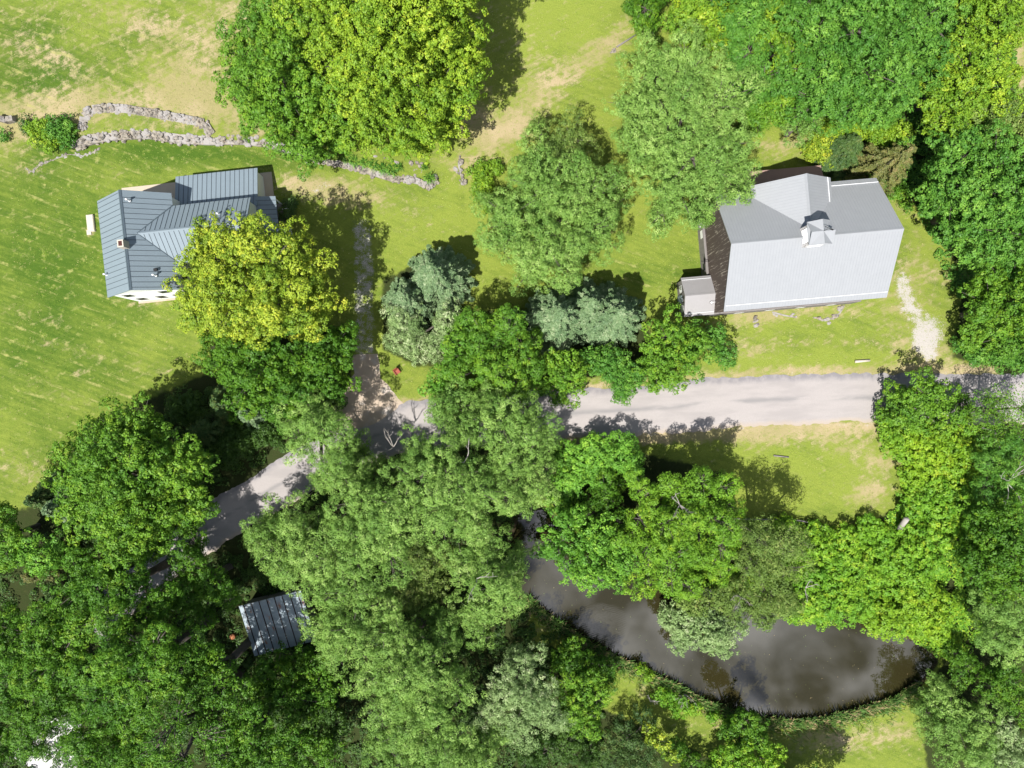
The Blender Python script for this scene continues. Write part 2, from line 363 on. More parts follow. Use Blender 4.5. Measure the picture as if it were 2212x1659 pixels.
# (x, y, rx, ry, amount, angle)
dryL = [(70, 260, 110, 45, .8, 0), (10, 300, 60, 60, .55, 0), (200, 235, 60, 35, .7, 0), (400, 170, 90, 60, .65, 25), (440, 230, 110, 50, .85, 0), (330, 60, 110, 30, .5, 15),
        (90, 120, 90, 25, .5, 20), (500, 60, 60, 80, .45, 0), (230, 215, 200, 26, .35, 0), (560, 290, 60, 20, .6, 0), (700, 400, 110, 24, .9, 5), (760, 430, 90, 22, .8, 0), (640, 400, 40, 25, .5, 0),
        (1060, 300, 60, 40, .95, 0), (1000, 350, 80, 22, .6, 0), (1150, 220, 120, 45, .5, -35), (1240, 150, 110, 30, .5, -35), (1300, 110, 60, 25, .6, -30), (1350, 60, 70, 25, .5, -30), (1010, 385, 14, 36, .5, 0), (1120, 270, 40, 30, .6, 0), (1020, 240, 40, 70, .5, 0),
        (880, 470, 60, 30, .3, 0), (1150, 140, 50, 60, .3, 0), (1690, 320, 70, 22, .8, 0), (1725, 300, 30, 16, .6, 0), (1950, 440, 30, 30, .7, 0), (1985, 560, 45, 60, .4, 0), (2060, 600, 60, 18, .7, 10), (2100, 590, 40, 10, .5, 0), (2200, 130, 22, 90, 1, 0),
        (1700, 665, 160, 30, .75, -2), (1620, 690, 60, 25, .7, 0), (1830, 670, 60, 14, .4, 0), (1700, 740, 300, 12, .45, 0), (1620, 760, 60, 14, .7, 0), (1800, 795, 250, 8, .3, 0), (1250, 690, 20, 30, .2, 0), (1950, 660, 70, 80, .5, 0), (2010, 760, 40, 20, .6, 0), (2100, 790, 120, 14, .5, 0),
        (1750, 940, 200, 24, .55, 0), (1850, 975, 80, 28, .6, 10), (1640, 950, 60, 22, .6, 0), (1880, 1060, 45, 40, .6, 0), (1870, 1065, 50, 26, .6, -20), (1910, 1000, 40, 16, .8, 0), (1400, 945, 200, 12, .7, 0), (1300, 945, 100, 16, .7, 0), (1480, 935, 70, 14, .6, 0),
        (1850, 1600, 150, 26, .75, -6), (1770, 1590, 60, 20, .6, 0), (1940, 1560, 40, 30, .5, 0), (1390, 1490, 25, 16, .5, 40), (1540, 1560, 30, 20, .5, 30), (1330, 1610, 40, 50, .7, 0), (1170, 1360, 30, 30, .4, 0), (1180, 1400, 50, 10, .5, 20), (1290, 1590, 40, 16, .6, 0),
        (60, 680, 110, 14, .35, 12), (180, 760, 100, 12, .35, 15), (330, 800, 70, 20, .25, 0), (100, 745, 12, 8, .9, 0), (172, 805, 14, 8, .8, 0), (120, 850, 130, 12, .3, 18), (40, 1000, 60, 30, .4, 0), (90, 1030, 60, 20, .5, 0), (330, 655, 60, 8, .7, -2), (50, 470, 90, 10, .25, 15), (210, 400, 30, 12, .4, 0),
        (195, 500, 12, 20, .7, 0), (250, 370, 40, 10, .3, 0), (60, 370, 80, 16, .4, 0), (620, 990, 60, 25, .8, -35), (640, 1070, 60, 18, .6, -20), (480, 1050, 60, 16, .5, -35), (1985, 760, 80, 30, .4, 0)]
lushL = [(150, 500, 260, 200, .30, 0), (100, 700, 200, 250, .36, 0), (1380, 580, 400, 60, .12, 0), (500, 200, 400, 200, .1, 0), (90, 170, 200, 60, .4, -10), (30, 100, 100, 120, .3, 0), (350, 100, 60, 30, .3, 20), (350, 330, 230, 26, .45, 3), (560, 345, 120, 18, .35, 8), (300, 950, 150, 150, .2, 0), (860, 410, 60, 30, .15, 0),
         (700, 350, 60, 14, .3, 0), (1380, 600, 150, 30, .2, 0), (1350, 520, 60, 60, .1, 0), (1180, 20, 120, 60, -.3, 0), (1120, 60, 60, 80, -.3, 0), (1030, 440, 60, 60, -.35, 30), (1000, 430, 14, 60, .35, 0), (960, 500, 120, 120, -.12, 0), (1750, 780, 250, 20, -.35, 0), (1750, 1040, 150, 80, -.25, 0),
         (1800, 1110, 80, 20, .3, 0), (60, 60, 60, 20, .2, 0), (20, 380, 60, 60, .2, 0), (1620, 1060, 60, 80, -.1, 0)]
gravL = [(1960, 650, 34, 55, .55, -20), (2015, 715, 44, 50, .56, -10), (1985, 745, 34, 30, .40, 0), (1950, 600, 20, 30, .36, 0), (700, 400, 26, 10, .5, 0), (680, 415, 22, 8, .4, 0), (2010, 770, 20, 20, .4, 0)]
dry = np.full(X.shape, .25); lush = np.full(X.shape, .30); grav = np.zeros(X.shape)
dry += np.where(DY < 300, .16 * smooth(DX, 1400, 900), 0)
for b in dryL: dry = np.maximum(dry, 0) + blob(*b) * .56
for b in lushL: lush += blob(*b)
for b in gravL: grav += blob(*b)
dry += np.clip(grav, 0, 1) * .3
RD = line_d(X, Y, np.array([PX(*p) for p in [(200, 1360), (450, 1140), (620, 1037), (760, 962), (850, 930), (1100, 903), (1400, 884), (1700, 863), (2000, 862), (3200, 880)]]))
dry += .55 * np.exp(-((RD - 3.1) / .8) ** 2); grav += .40 * np.exp(-((RD - 2.9) / .55) ** 2)
TRACK = np.array([PX(*p) for p in [(793, 800), (786, 740), (786, 640), (787, 560), (782, 490), (772, 440)]])
td = line_d(X, Y, TRACK)
grav += .50 * (1 - smooth(td, .7, 2.0)) * smooth(DY, 425, 500)
# woodland floor
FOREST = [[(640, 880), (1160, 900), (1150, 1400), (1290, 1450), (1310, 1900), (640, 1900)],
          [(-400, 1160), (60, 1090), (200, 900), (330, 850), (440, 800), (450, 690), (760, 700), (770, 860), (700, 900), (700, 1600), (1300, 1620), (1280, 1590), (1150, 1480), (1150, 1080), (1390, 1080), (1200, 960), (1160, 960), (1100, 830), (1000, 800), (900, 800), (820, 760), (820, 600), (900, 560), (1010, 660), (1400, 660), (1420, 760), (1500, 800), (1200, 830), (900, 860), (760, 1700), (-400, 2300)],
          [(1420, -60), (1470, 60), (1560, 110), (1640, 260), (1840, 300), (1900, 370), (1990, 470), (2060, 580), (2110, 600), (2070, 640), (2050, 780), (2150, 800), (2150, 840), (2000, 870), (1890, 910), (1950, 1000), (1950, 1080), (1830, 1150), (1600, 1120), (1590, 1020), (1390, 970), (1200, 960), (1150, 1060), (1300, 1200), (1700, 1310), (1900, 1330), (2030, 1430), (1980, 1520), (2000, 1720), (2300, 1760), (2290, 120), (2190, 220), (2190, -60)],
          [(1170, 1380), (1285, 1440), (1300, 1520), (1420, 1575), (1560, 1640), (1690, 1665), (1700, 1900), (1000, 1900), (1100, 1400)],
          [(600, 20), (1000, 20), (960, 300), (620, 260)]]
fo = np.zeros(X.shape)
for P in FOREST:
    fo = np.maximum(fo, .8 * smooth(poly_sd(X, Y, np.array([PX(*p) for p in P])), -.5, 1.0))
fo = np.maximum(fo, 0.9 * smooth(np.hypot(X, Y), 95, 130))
mud = smooth(psd, -1.0, -.25)
me = bpy.data.meshes.new('ground'); V = np.stack([X, Y, Z], -1).reshape(-1, 3)
ii = np.arange((ny - 1) * (nx - 1)); r_, c_ = ii // (nx - 1), ii % (nx - 1); a = r_ * nx + c_
F = np.stack([a, a + 1, a + nx + 1, a + nx], -1)
me.vertices.add(len(V)); me.vertices.foreach_set('co', V.reshape(-1).astype(np.float32))
me.loops.add(F.size); me.loops.foreach_set('vertex_index', F.reshape(-1).astype(np.int32))
me.polygons.add(len(F)); me.polygons.foreach_set('loop_start', np.arange(0, F.size, 4, dtype=np.int32)); me.polygons.foreach_set('loop_total', np.full(len(F), 4, dtype=np.int32))
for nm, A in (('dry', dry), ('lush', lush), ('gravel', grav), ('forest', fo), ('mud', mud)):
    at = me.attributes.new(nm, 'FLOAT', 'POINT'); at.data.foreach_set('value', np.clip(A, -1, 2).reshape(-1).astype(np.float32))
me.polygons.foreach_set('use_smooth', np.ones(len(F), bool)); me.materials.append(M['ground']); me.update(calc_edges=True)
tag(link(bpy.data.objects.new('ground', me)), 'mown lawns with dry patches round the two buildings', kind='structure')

mb = MB(); ring = [(p[0], p[1]) for p in PW]; cx, cy = PW.mean(0)
big = [((p[0] - cx) * 1.10 + cx, (p[1] - cy) * 1.14 + cy, -.3) for p in PW]
mb.add(big, [tuple(range(len(big)))]); tag(mb.build('pond', M['water']), 'dark murky pond reflecting clouds', kind='structure')

def ribbon(name, cl, wid, mat, z, step=.35, jit=.17, label=''):
    P = [Vector(PX(*p)) for p in cl]
    # catmull-rom
    pts = []; ws = []
    for i in range(len(P) - 1):
        p0, p1, p2, p3 = P[max(i - 1, 0)], P[i], P[i + 1], P[min(i + 2, len(P) - 1)]
        m = max(2, int((p2 - p1).length / step))
        for k in range(m):
            t_ = k / m
            pts.append(.5 * ((2 * p1) + (-p0 + p2) * t_ + (2 * p0 - 5 * p1 + 4 * p2 - p3) * t_ ** 2 + (-p0 + 3 * p1 - 3 * p2 + p3) * t_ ** 3))
            ws.append(wid[i] * (1 - t_) + wid[i + 1] * t_)
    rg = random.Random(3); vs = []; ac = []; NA = 9
    jl = jr = 0
    for i, p in enumerate(pts):
        d = (pts[min(i + 1, len(pts) - 1)] - pts[max(i - 1, 0)]).normalized(); n = Vector((-d.y, d.x))
        jl = jl * .8 + rg.gauss(0, jit) * .6; jr = jr * .8 + rg.gauss(0, jit) * .6
        for k in range(NA):
            s_ = 1 - 2 * k / (NA - 1); ww = ws[i] / 2 + (jl if s_ > 0 else jr) * abs(s_)
            q = p + n * ww * s_; vs.append((q.x, q.y, z + .03 * (1 - s_ * s_))); ac.append(s_)
    fs = [(i * NA + k, i * NA + k + 1, (i + 1) * NA + k + 1, (i + 1) * NA + k) for i in range(len(pts) - 1) for k in range(NA - 1)]
    me = bpy.data.meshes.new(name); me.from_pydata(vs, [], fs); me.materials.append(mat)
    at = me.attributes.new('across', 'FLOAT', 'POINT'); at.data.foreach_set('value', ac); me.update()
    return tag(link(bpy.data.objects.new(name, me)), label, kind='structure')
ROAD = [(200, 1360), (330, 1240), (450, 1140), (540, 1085), (620, 1037), (690, 1000), (760, 962), (850, 930), (950, 915), (1100, 903), (1250, 893), (1400, 884), (1550, 871), (1700, 863), (1850, 860), (2000, 862), (2150, 863), (2400, 868), (3200, 880)]
# direction of travel is west to east, so "across" +1 is the north edge
ribbon('road', ROAD, [4.8, 4.9, 5.0, 5.1, 5.2, 5.3, 5.4, 5.6, 5.8, 5.8, 5.8, 5.8, 5.8, 5.9, 5.9, 5.9, 5.8, 5.8, 5.8], M['road'], .02, label='pale gravel road running east to west')
ribbon('driveway', [(800, 925), (797, 880), (794, 840), (791, 805), (789, 760)], [12.0, 8.2, 5.6, 3.6, 3.0], M['dirt'], .012, jit=.2, label='beige dirt apron where the driveway joins the road')
def disc(name, cx, cy, rx, ry, mat, z, label, seed=1, n=60):
    rg = random.Random(seed); mb = MB(); vs = []
    for i in range(n):
        a = 2 * math.pi * i / n; k = 1 + .12 * math.sin(3 * a + seed) + .07 * math.sin(7 * a + seed * 2) + rg.uniform(-.05, .05)
        p = PX(cx + rx * math.cos(a) * k, cy + ry * math.sin(a) * k); vs.append((p[0], p[1], z))
    mb.add(vs, [tuple(range(n))]); return tag(mb.build(name, mat), label, kind='structure')
M['pale'] = flat('bleached_yard_gravel', (.55, .54, .53), .9, var=.15, sc=2)
disc('gravel_yard', 105, 1610, 80, 70, M['pale'], .03, 'bleached pale yard glimpsed through the tree canopy', 4)
disc('path', 270, 1195, 40, 26, M['dirt'], .032, 'beige bare patch glimpsed between tree crowns', 2)

# ------------------------------------------------------------------ foliage generator
LEAF = {  # leaf length, width, clump radius range, bough radius range, leaves per m2 of clump, up bias
    'maple': dict(l=.18, w=.155, r=(.22, .44), b=(.60, 1.2), n=100, up=.62, gap=.13, jit=.20, flat=.85, bg=1.85, el=.75),
    'willow': dict(l=.22, w=.07, r=(.26, .50), b=(.85, 1.7), n=122, up=.62, gap=.05, jit=.18, flat=.8, bg=1.58, el=.8),
    'ash': dict(l=.25, w=.095, r=(.28, .52), b=(.95, 1.7), n=100, up=.65, gap=.08, jit=.19, flat=.75, bg=1.8, el=.8),
    'shrub': dict(l=.19, w=.13, r=(.22, .40), b=(.5, .8), n=90, up=.6, gap=.03, jit=.08, flat=.8, bg=1.25, el=.1),
    'vine': dict(l=.20, w=.15, r=(.28, .5), b=(.8, 1.6), n=80, up=1.1, gap=.01, jit=.03, flat=.4, bg=1.15, el=.1),
    'olive': dict(l=.19, w=.08, r=(.28, .5), b=(.7, 1.3), n=95, up=.5, gap=.1, jit=.16, flat=.8, bg=1.5, el=.4),
}
def rdir(rg, n, zmin=-1.0):
    z = rg.uniform(zmin, 1, n); a = rg.uniform(0, 2 * math.pi, n); s_ = np.sqrt(1 - z * z)
    return np.stack([s_ * np.cos(a), s_ * np.sin(a), z], -1)
def leaf_quads(rg, pos, nor, l, w_):
    n = len(pos); r = rdir(rg, n); t1 = np.cross(nor, r); t1 /= np.linalg.norm(t1, axis=1, keepdims=True) + 1e-9
    t2 = np.cross(nor, t1); sc = rg.uniform(.65, 1.3, n)[:, None]
    return np.stack([pos - t1 * l / 2 * sc, pos - t2 * w_ / 2 * sc + t1 * l * .06, pos + t1 * l / 2 * sc, pos + t2 * w_ / 2 * sc + t1 * l * .06], 1)
def poisson(rg, P, R, k):
    """thin out points so that neighbours keep k times their mean radius apart"""
    keep = np.zeros(len(P), bool); KP = np.zeros_like(P); KR = np.zeros(len(P)); m = 0
    for i in range(len(P)):
        if m and (((KP[:m] - P[i]) ** 2).sum(1) < (k * (R[i] + KR[:m]) / 2) ** 2).any(): continue
        KP[m] = P[i]; KR[m] = R[i]; m += 1; keep[i] = True
    return keep
def clumps_for(rg, lobes, K, inner=True):
    LC = np.array([l[0] for l in lobes]); LR = np.array([[l[1], l[1], l[2]] for l in lobes])
    BC = []; BR = []; BD = []; BL = []
    for li, (c, r, rz) in enumerate(lobes):      # boughs over each lobe of the crown
        br0 = sum(K['b']) / 2; area = 2 * math.pi * r * (r + rz) / 2 * 1.2; m = int(area / (br0 * br0) * 3) + 5
        d = rdir(rg, m, -.25); br = np.minimum(rg.uniform(K['b'][0], K['b'][1], m), .62 * r)
        jt = 1 + rg.normal(0, K['jit'], m) + .10 * np.sin(d[:, 0] * 5 + li * 1.7) * np.cos(d[:, 1] * 6 + li)
        e = np.array([r, r, rz]); p = c + d * np.maximum(e - br[:, None] * .8, e * .35) * jt[:, None]
        q = ((p[:, None, :] - LC) / LR); ins = (q * q).sum(2); ins[:, li] = 9
        ok = (ins.min(1) > .52) & (rg.random(m) > K['gap']); BC.append(p[ok]); BR.append(br[ok]); BD.append(d[ok]); BL.append(np.full(ok.sum(), li))
    BC = np.concatenate(BC); BR = np.concatenate(BR); BD = np.concatenate(BD); BL = np.concatenate(BL)
    if len(BC) == 0: BC = LC.copy(); BR = LR[:, 0] * .6; BD = np.tile([0, 0, 1.], (len(LC), 1)); BL = np.arange(len(LC))
    od = rg.permutation(len(BC)); BC, BR, BD, BL = BC[od], BR[od], BD[od], BL[od]
    kp = poisson(rg, BC, BR, K['bg']); BC, BR, BD, BL = BC[kp], BR[kp], BD[kp], BL[kp]
    cen = []; rad = []; own = []; bt = []; bd_ = []; bn = rg.random(len(BC))
    for i in range(len(BC)):                     # leafy twigs over each bough
        br = BR[i]; cr0 = sum(K['r']) / 2; m = int(5.2 * br * br / (cr0 * cr0)) + 5
        d = rdir(rg, m, -.45); cr = np.minimum(rg.uniform(K['r'][0], K['r'][1], m), .6 * br)
        out_ = BD[i] * np.array([1, 1, .5]); p = BC[i] + d * br * (1 + rg.normal(0, .12, m))[:, None] * np.array([1, 1, .8]) + out_ * ((d @ out_) * K['el'] * br)[:, None]
        kp = poisson(rg, p, cr, 1.25); cen.append(p[kp]); rad.append(cr[kp]); own.append(np.full(kp.sum(), BL[i])); bt.append(np.full(kp.sum(), bn[i])); dd = p[kp] - BC[i]; dd /= np.linalg.norm(dd, axis=1, keepdims=True) + 1e-6; bd_.append(dd)
    if inner:
        for li, (c, r, rz) in enumerate(lobes):
            m = int(r * r * 4.5) + 3; d = rdir(rg, m, -.8); d[:, 2] = rg.uniform(-1.0, .25, m); cen.append(c + d * np.array([r, r, rz]) * .66 * np.array([1, 1, 1.1])); rad.append(rg.uniform(.4, .7, m)); own.append(np.full(m, li)); bt.append(np.full(m, .3)); bd_.append(d)
    return np.concatenate(cen), np.concatenate(rad), np.concatenate(own), np.concatenate(bt), np.concatenate(bd_)
def leaves_on(rg, cen, rad, K, dens, bt, bdir):
    cnt = np.maximum(4, (K['n'] * dens * rad ** 2 * 3.2).astype(int))
    idx = np.repeat(np.arange(len(cen)), cnt); n = len(idx)
    d = rdir(rg, n, -.55); rr = rad[idx] * np.power(rg.uniform(.25, 1.0, n), .5)
    pos = cen[idx] + d * rr[:, None] * np.array([1, 1, K['flat']])
    nor = d * .75 + bdir[idx] * .42 + np.array([0, 0, K['up'] * .55]) + rg.normal(0, .33, (n, 3)); nor /= np.linalg.norm(nor, axis=1, keepdims=True)
    return leaf_quads(rg, pos, nor, K['l'], K['w']), np.clip(rg.beta(2, 2, n) * .4 + rg.random(len(cen))[idx] * .22 + bt[idx] * .38, 0, 1)

SEED = [11]; SHR = {'maple': .08, 'willow': .08, 'ash': .08, 'olive': .1, 'shrub': .05, 'vine': .0}
def tree(name, kind, mat, lobes, label, cat='tree', group=None, dens=1.0, trunk=True, flatz=.95, dead=None, base=None, inner=True, gap=None):
    SEED[0] += 1; rg = np.random.default_rng(SEED[0]); K = dict(LEAF[kind]); K['gap'] = K['gap'] if gap is None else gap
    Lb = []
    for (px, py, r, z) in lobes:
        x, y = PX(px, py, z); rm = max(r * (H - z) / FD - SHR.get(kind, .25), .35); Lb.append((np.array([x, y, z]), rm, max(min(rm * flatz, z * .6), .35)))
    mean = np.mean([l[0] for l in Lb], 0)
    bx, by = (mean[0], mean[1]) if base is None else PX(*base)
    gz = float(gheight(np.array([bx]), np.array([by]))[0]) + (-.3 if poly_sd(np.array([bx]), np.array([by]), PW)[0] > 0 else 0)
    root = empty(name, (bx, by, gz), 0, label, cat, group)
    org = np.array([bx, by, gz])
    cen, rad, own, bt, bdir = clumps_for(rg, Lb, K, inner)
    Q, tone = leaves_on(rg, cen, rad, K, dens, bt, bdir)
    quads_mesh('crown', Q - org, M[mat], root, tone)
    if trunk:
        mb = MB(); zt = min(l[0][2] for l in Lb) * .55 + .2; R0 = .10 + .028 * max(l[0][2] for l in Lb)
        top = Vector(((mean[0] - bx) * .3, (mean[1] - by) * .3, zt))
        mb.tube([(0, 0, -.3), (0, 0, .15), tuple(top * .5), tuple(top)], [R0 * 1.6, R0 * 1.15, R0, R0 * .85], 8)
        for li, (c, r, rz) in enumerate(Lb):
            e = Vector(c - org); e.z -= rz * .1; md = top.lerp(e, .5) + Vector((0, 0, .08 * (e - top).length))
            mb.tube([top, md, e], [R0 * .6, R0 * .42, R0 * .16], 6)
            ks = [i for i in range(len(cen)) if own[i] == li]; rg.shuffle(ks)
            for i in ks[:14]:
                q = Vector(cen[i] - org); mm = e.lerp(q, .5); mm.z += .1
                mb.tube([md.lerp(e, .8), mm, q.lerp(e, .08)], [R0 * .16, R0 * .1, .015], 4, False)
        mb.build('trunk', M['bark'], root, True)
    if dead:
        rr = random.Random(SEED[0])
        for (px, py, z, ln, nb) in dead:
            mb = MB(); x, y = PX(px, py, z); o = Vector((x, y, z)) - Vector(org)
            for k in range(nb):
                a = rr.uniform(0, 6.28); d = Vector((math.cos(a), math.sin(a), rr.uniform(.1, .7))).normalized()
                p = [o.copy()]; q = o.copy()
                for s_ in range(5):
                    q = q + d * ln / 5; d = (d + Vector((rr.uniform(-.35, .35), rr.uniform(-.35, .35), rr.uniform(-.1, .15)))).normalized(); p.append(q.copy())
                mb.tube(p, [.06, .045, .035, .028, .02, .012], 5)
                for s_ in (2, 3, 4):
                    d2 = (d + Vector((rr.uniform(-.9, .9), rr.uniform(-.9, .9), .2))).normalized()
                    mb.tube([p[s_], p[s_] + d2 * ln * .18, p[s_] + d2 * ln * .34 + Vector((0, 0, .05))], [.03, .02, .01], 4)
            mb.build('dead_branch', M['dead'], root, True)
    return root

def conifer(name, mat, px, py, ht, R, label, cat='conifer', group=None, droop=.25, nb=150, ll=.26, lw=.07, dn=1.0, lean=1):
    SEED[0] += 1; rg = np.random.default_rng(SEED[0])
    x, y = PX(px, py, ht); root = empty(name, (x, y, 0), 0, label, cat, group)
    hh = ht * np.sort(rg.uniform(.04, 1.0, nb)) ; az = np.arange(nb) * 2.39996 + rg.normal(0, .3, nb)
    ln = (R * (1 - hh / ht) ** .85 + .25) * rg.uniform(.72, 1.12, nb)
    Qs = []; Ts = []; mb = MB()
    mb.tube([(0, 0, -.3), (0, 0, ht * .5), (0, 0, ht)], [.05 + ht * .017, .03 + ht * .01, .02], 7)
    for i in range(nb):
        d = np.array([math.cos(az[i]), math.sin(az[i]), 0]); sd_ = np.array([-d[1], d[0], 0])
        m = int(90 * ln[i] * dn) + 20; u = np.power(rg.uniform(.03, 1, m), .62); zz = hh[i] + .12 * ln[i] * u - droop * ln[i] * u * u
        wd = (.10 + .34 * ln[i] * (.35 + u) * (1.08 - u)) * .75
        pos = d * (u * ln[i])[:, None] + sd_ * (rg.normal(0, .5, m) * wd)[:, None]; pos[:, 2] = zz + rg.normal(0, .07, m)
        nor = np.array([0, 0, 1.0]) + d * .35 + rg.normal(0, .4, (m, 3)); nor /= np.linalg.norm(nor, axis=1, keepdims=True)
        t1 = d + sd_ * rg.normal(0, .75, m)[:, None] + rg.normal(0, .25, (m, 3)); t1 -= nor * (t1 * nor).sum(1, keepdims=True); t1 /= np.linalg.norm(t1, axis=1, keepdims=True)
        t2 = np.cross(nor, t1)
        Qs.append(np.stack([pos - t1 * ll / 2, pos - t2 * lw / 2, pos + t1 * ll / 2, pos + t2 * lw / 2], 1)); Ts.append(np.clip(rg.beta(2, 2, m) * .7 + rg.random() * .3, 0, 1))
        if i % 2 == 0: mb.tube([(0, 0, hh[i]), tuple(d * ln[i] * .5 + np.array([0, 0, hh[i] + .05 * ln[i] - droop * ln[i] * .25])), tuple(d * ln[i] * .9 + np.array([0, 0, hh[i] + (.1 - droop * .8) * ln[i]]))], [.05, .03, .01], 4, False)
    quads_mesh('crown', np.concatenate(Qs), M[mat], root, np.concatenate(Ts)); mb.build('trunk', M['bark'], root, True)
    return root
# ------------------------------------------------------------------ farmhouse
R_ = math.radians
def vent(parent, p, n=(0, 0, 1), ln=.5, name='vent_pipe'):
    mb = MB(); p = Vector(p); mb.tube([p - Vector((0, 0, .15)), p + Vector((0, 0, ln))], [.07, .07], 8); mb.tube([p + Vector((0, 0, ln)), p + Vector((.02, 0, ln + .08)), p + Vector((-.12, 0, ln + .12))], [.10, .11, .09], 8)
    mb.tube([p - Vector((0, 0, .1)), p + Vector((0, 0, .06))], [.17, .10], 8)
    return mb.build(name, M['wmetal'], parent, True)
def window(parent, c, w_, h_, axis='x', mat='glass', frame='white', sgn=-1, d=.012):
    """window in a wall; axis is the direction along the wall, sgn the side it faces"""
    c = Vector(c); fr = MB(); ft = .05
    def bx(u, v, du, dv, th, off):
        if axis == 'x': fr_.box((c.x + u, c.y + sgn * off, c.z + v), (du, th, dv))
        else: fr_.box((c.x + sgn * off, c.y + u, c.z + v), (th, du, dv))
    fr_ = fr
    for s_ in (-1, 1):
        bx(s_ * (w_ / 2 + ft / 2), 0, ft, h_ + 2 * ft, d, d / 2); bx(0, s_ * (h_ / 2 + ft / 2), w_, ft, d, d / 2)
    bx(0, 0, w_, .04, d * .8, d / 2 - .003)
    f = fr.build('window', M[frame], parent); fr_ = MB(); bx(0, 0, w_, h_, .01, .008); fr_.build('pane', M[mat], f); return f
hz_ = 6.0; hr = 8.9; th = R_(6.2)
house = empty('farmhouse', (-39.9, 14.85, 0), th, 'two-storey white farmhouse with slate-blue standing-seam metal roof', 'house')
def hbody(mb, x0, x1, y0, y1, ze, zr, ax, drop=.12):
    """gabled solid; ax 'y' = ridge runs along y"""
    if ax == 'y':
        xm = (x0 + x1) / 2; v = []
        for y in (y0, y1): v += [(x0, y, -.2), (x1, y, -.2), (x1, y, ze - drop), (xm, y, zr - drop), (x0, y, ze - drop)]
    else:
        ym = (y0 + y1) / 2; v = []
        for x in (x0, x1): v += [(x, y0, -.2), (x, y1, -.2), (x, y1, ze - drop), (x, ym, zr - drop), (x, y0, ze - drop)]
    mb.add(v, [(0, 1, 2, 3, 4), (9, 8, 7, 6, 5), (0, 5, 6, 1), (1, 6, 7, 2), (2, 7, 8, 3), (3, 8, 9, 4), (4, 9, 5, 0)])
wl_ = MB(); hbody(wl_, -3.7, 3.7, -4.95, 4.95, hz_ + .22, hr, 'y', .17); wl_.build('wall', M['white'], house)
wl_ = MB(); hbody(wl_, 3.0, 12.1, -2.05, 3.5, hz_ + .2, 8.2, 'x', .17); wl_.build('wall', M['white'], house)
# siding courses on the sunlit gable
sd_ = MB()
for i in range(30):
    z = .4 + i * .2
    if z < hz_: sd_.box((0, -4.951, z), (7.4, .006, .012))
sd_.build('siding', M['white'], house)
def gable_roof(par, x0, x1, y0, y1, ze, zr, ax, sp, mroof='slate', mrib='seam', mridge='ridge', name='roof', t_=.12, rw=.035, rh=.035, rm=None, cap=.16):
    mb = MB(); rb = MB(); sides = []
    if ax == 'y':
        xm = (x0 + x1) / 2 if rm is None else rm
        sides = [((x0, y1, ze), (x0, y0, ze), (xm, y0, zr), (xm, y1, zr)), ((x1, y0, ze), (x1, y1, ze), (xm, y1, zr), (xm, y0, zr))]
        rd = ((xm, y0, zr + .02), (xm, y1, zr + .02))
    else:
        ym = (y0 + y1) / 2 if rm is None else rm
        sides = [((x0, y0, ze), (x1, y0, ze), (x1, ym, zr), (x0, ym, zr)), ((x1, y1, ze), (x0, y1, ze), (x0, ym, zr), (x1, ym, zr))]
        rd = ((x0, ym, zr + .02), (x1, ym, zr + .02))
    for s_ in sides: mb.slab(s_, t_); rb.ribs(*s_, sp, rw, rh)
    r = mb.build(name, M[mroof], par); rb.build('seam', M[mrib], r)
    a, b = Vector(rd[0]), Vector(rd[1]); cp = MB(); s0, s1 = sides
    for s_ in sides:
        e0, e1, r1, r0 = map(Vector, s_); dn = (e0 - r0).normalized(); n = (e1 - e0).cross(r0 - e0).normalized() * (rh + .012)
        cp.slab([r0 + dn * cap + n, r1 + dn * cap + n, r1 + n, r0 + n], .03)
    cp.build('ridge_cap', M[mridge], r); return r
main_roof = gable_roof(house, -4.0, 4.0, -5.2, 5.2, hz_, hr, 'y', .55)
# wing roof, its inner end buried in the main roof
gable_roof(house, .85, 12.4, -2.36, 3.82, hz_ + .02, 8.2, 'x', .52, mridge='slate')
val = MB()
for s_ in (-1, 1):   # valley flashing following the line where the two roofs meet
    a = Vector((1.0, .73, 8.235)); b = Vector((3.95, .73 + s_ * 3.05, 6.13))
    d = (b - a).normalized(); sd2 = d.cross(Vector((0, 0, 1))).normalized()
    val.tube([a, b], [.05, .05], 4)
val.build('valley_flashing', M['ridge'], main_roof)
ch = MB(); ch.box((.0, -.55, 9.1), (.62, .75, 1.5)); o = ch.build('chimney', M['stonec'], main_roof); c2 = MB(); c2.box((0, -.55, 9.8), (.38, .5, .12)); c2.build('flue', M['brick'], o)
o['label'] = 'pale square chimney with brick flue'
vent(main_roof, (.7, 4.1, 8.45)); vent(main_roof, (2.1, -3.7, 7.45)); vent(main_roof, (-3.7, -2.8, 6.25), ln=.35)
vent(main_roof, (9.3, 2.05, 7.25), ln=.3)
bb = MB(); bb.box((2.15, -3.1, 7.48), (.35, .25, .25)); bb.build('roof_vent', M['black'], main_roof)
for (x, z, w_, h_) in ((-2.6, 1.5, 1.0, 1.5), (-.4, 1.45, .95, 1.6), (1.5, 1.5, 1.0, 1.5), (-2.6, 4.4, .95, 1.4), (1.3, 4.4, .95, 1.4), (2.95, 1.5, .9, 1.4)):
    window(house, (x, -4.95, z), w_, h_)
for y in (-3, 0, 3):
    for z in (1.6, 4.4): window(house, (-3.7, y, z), .95, 1.4, 'y')
    window(house, (3.7, -3.5, 4.3), .9, 1.3, 'y', sgn=1) if y == 0 else None
for x in (5.5, 8, 10.5): window(house, (x, -2.05, 1.6), .95, 1.4); window(house, (x, -2.05, 4.3), .95, 1.3)
window(house, (12.1, .7, 5.3), .9, 1.2, 'y', sgn=1)
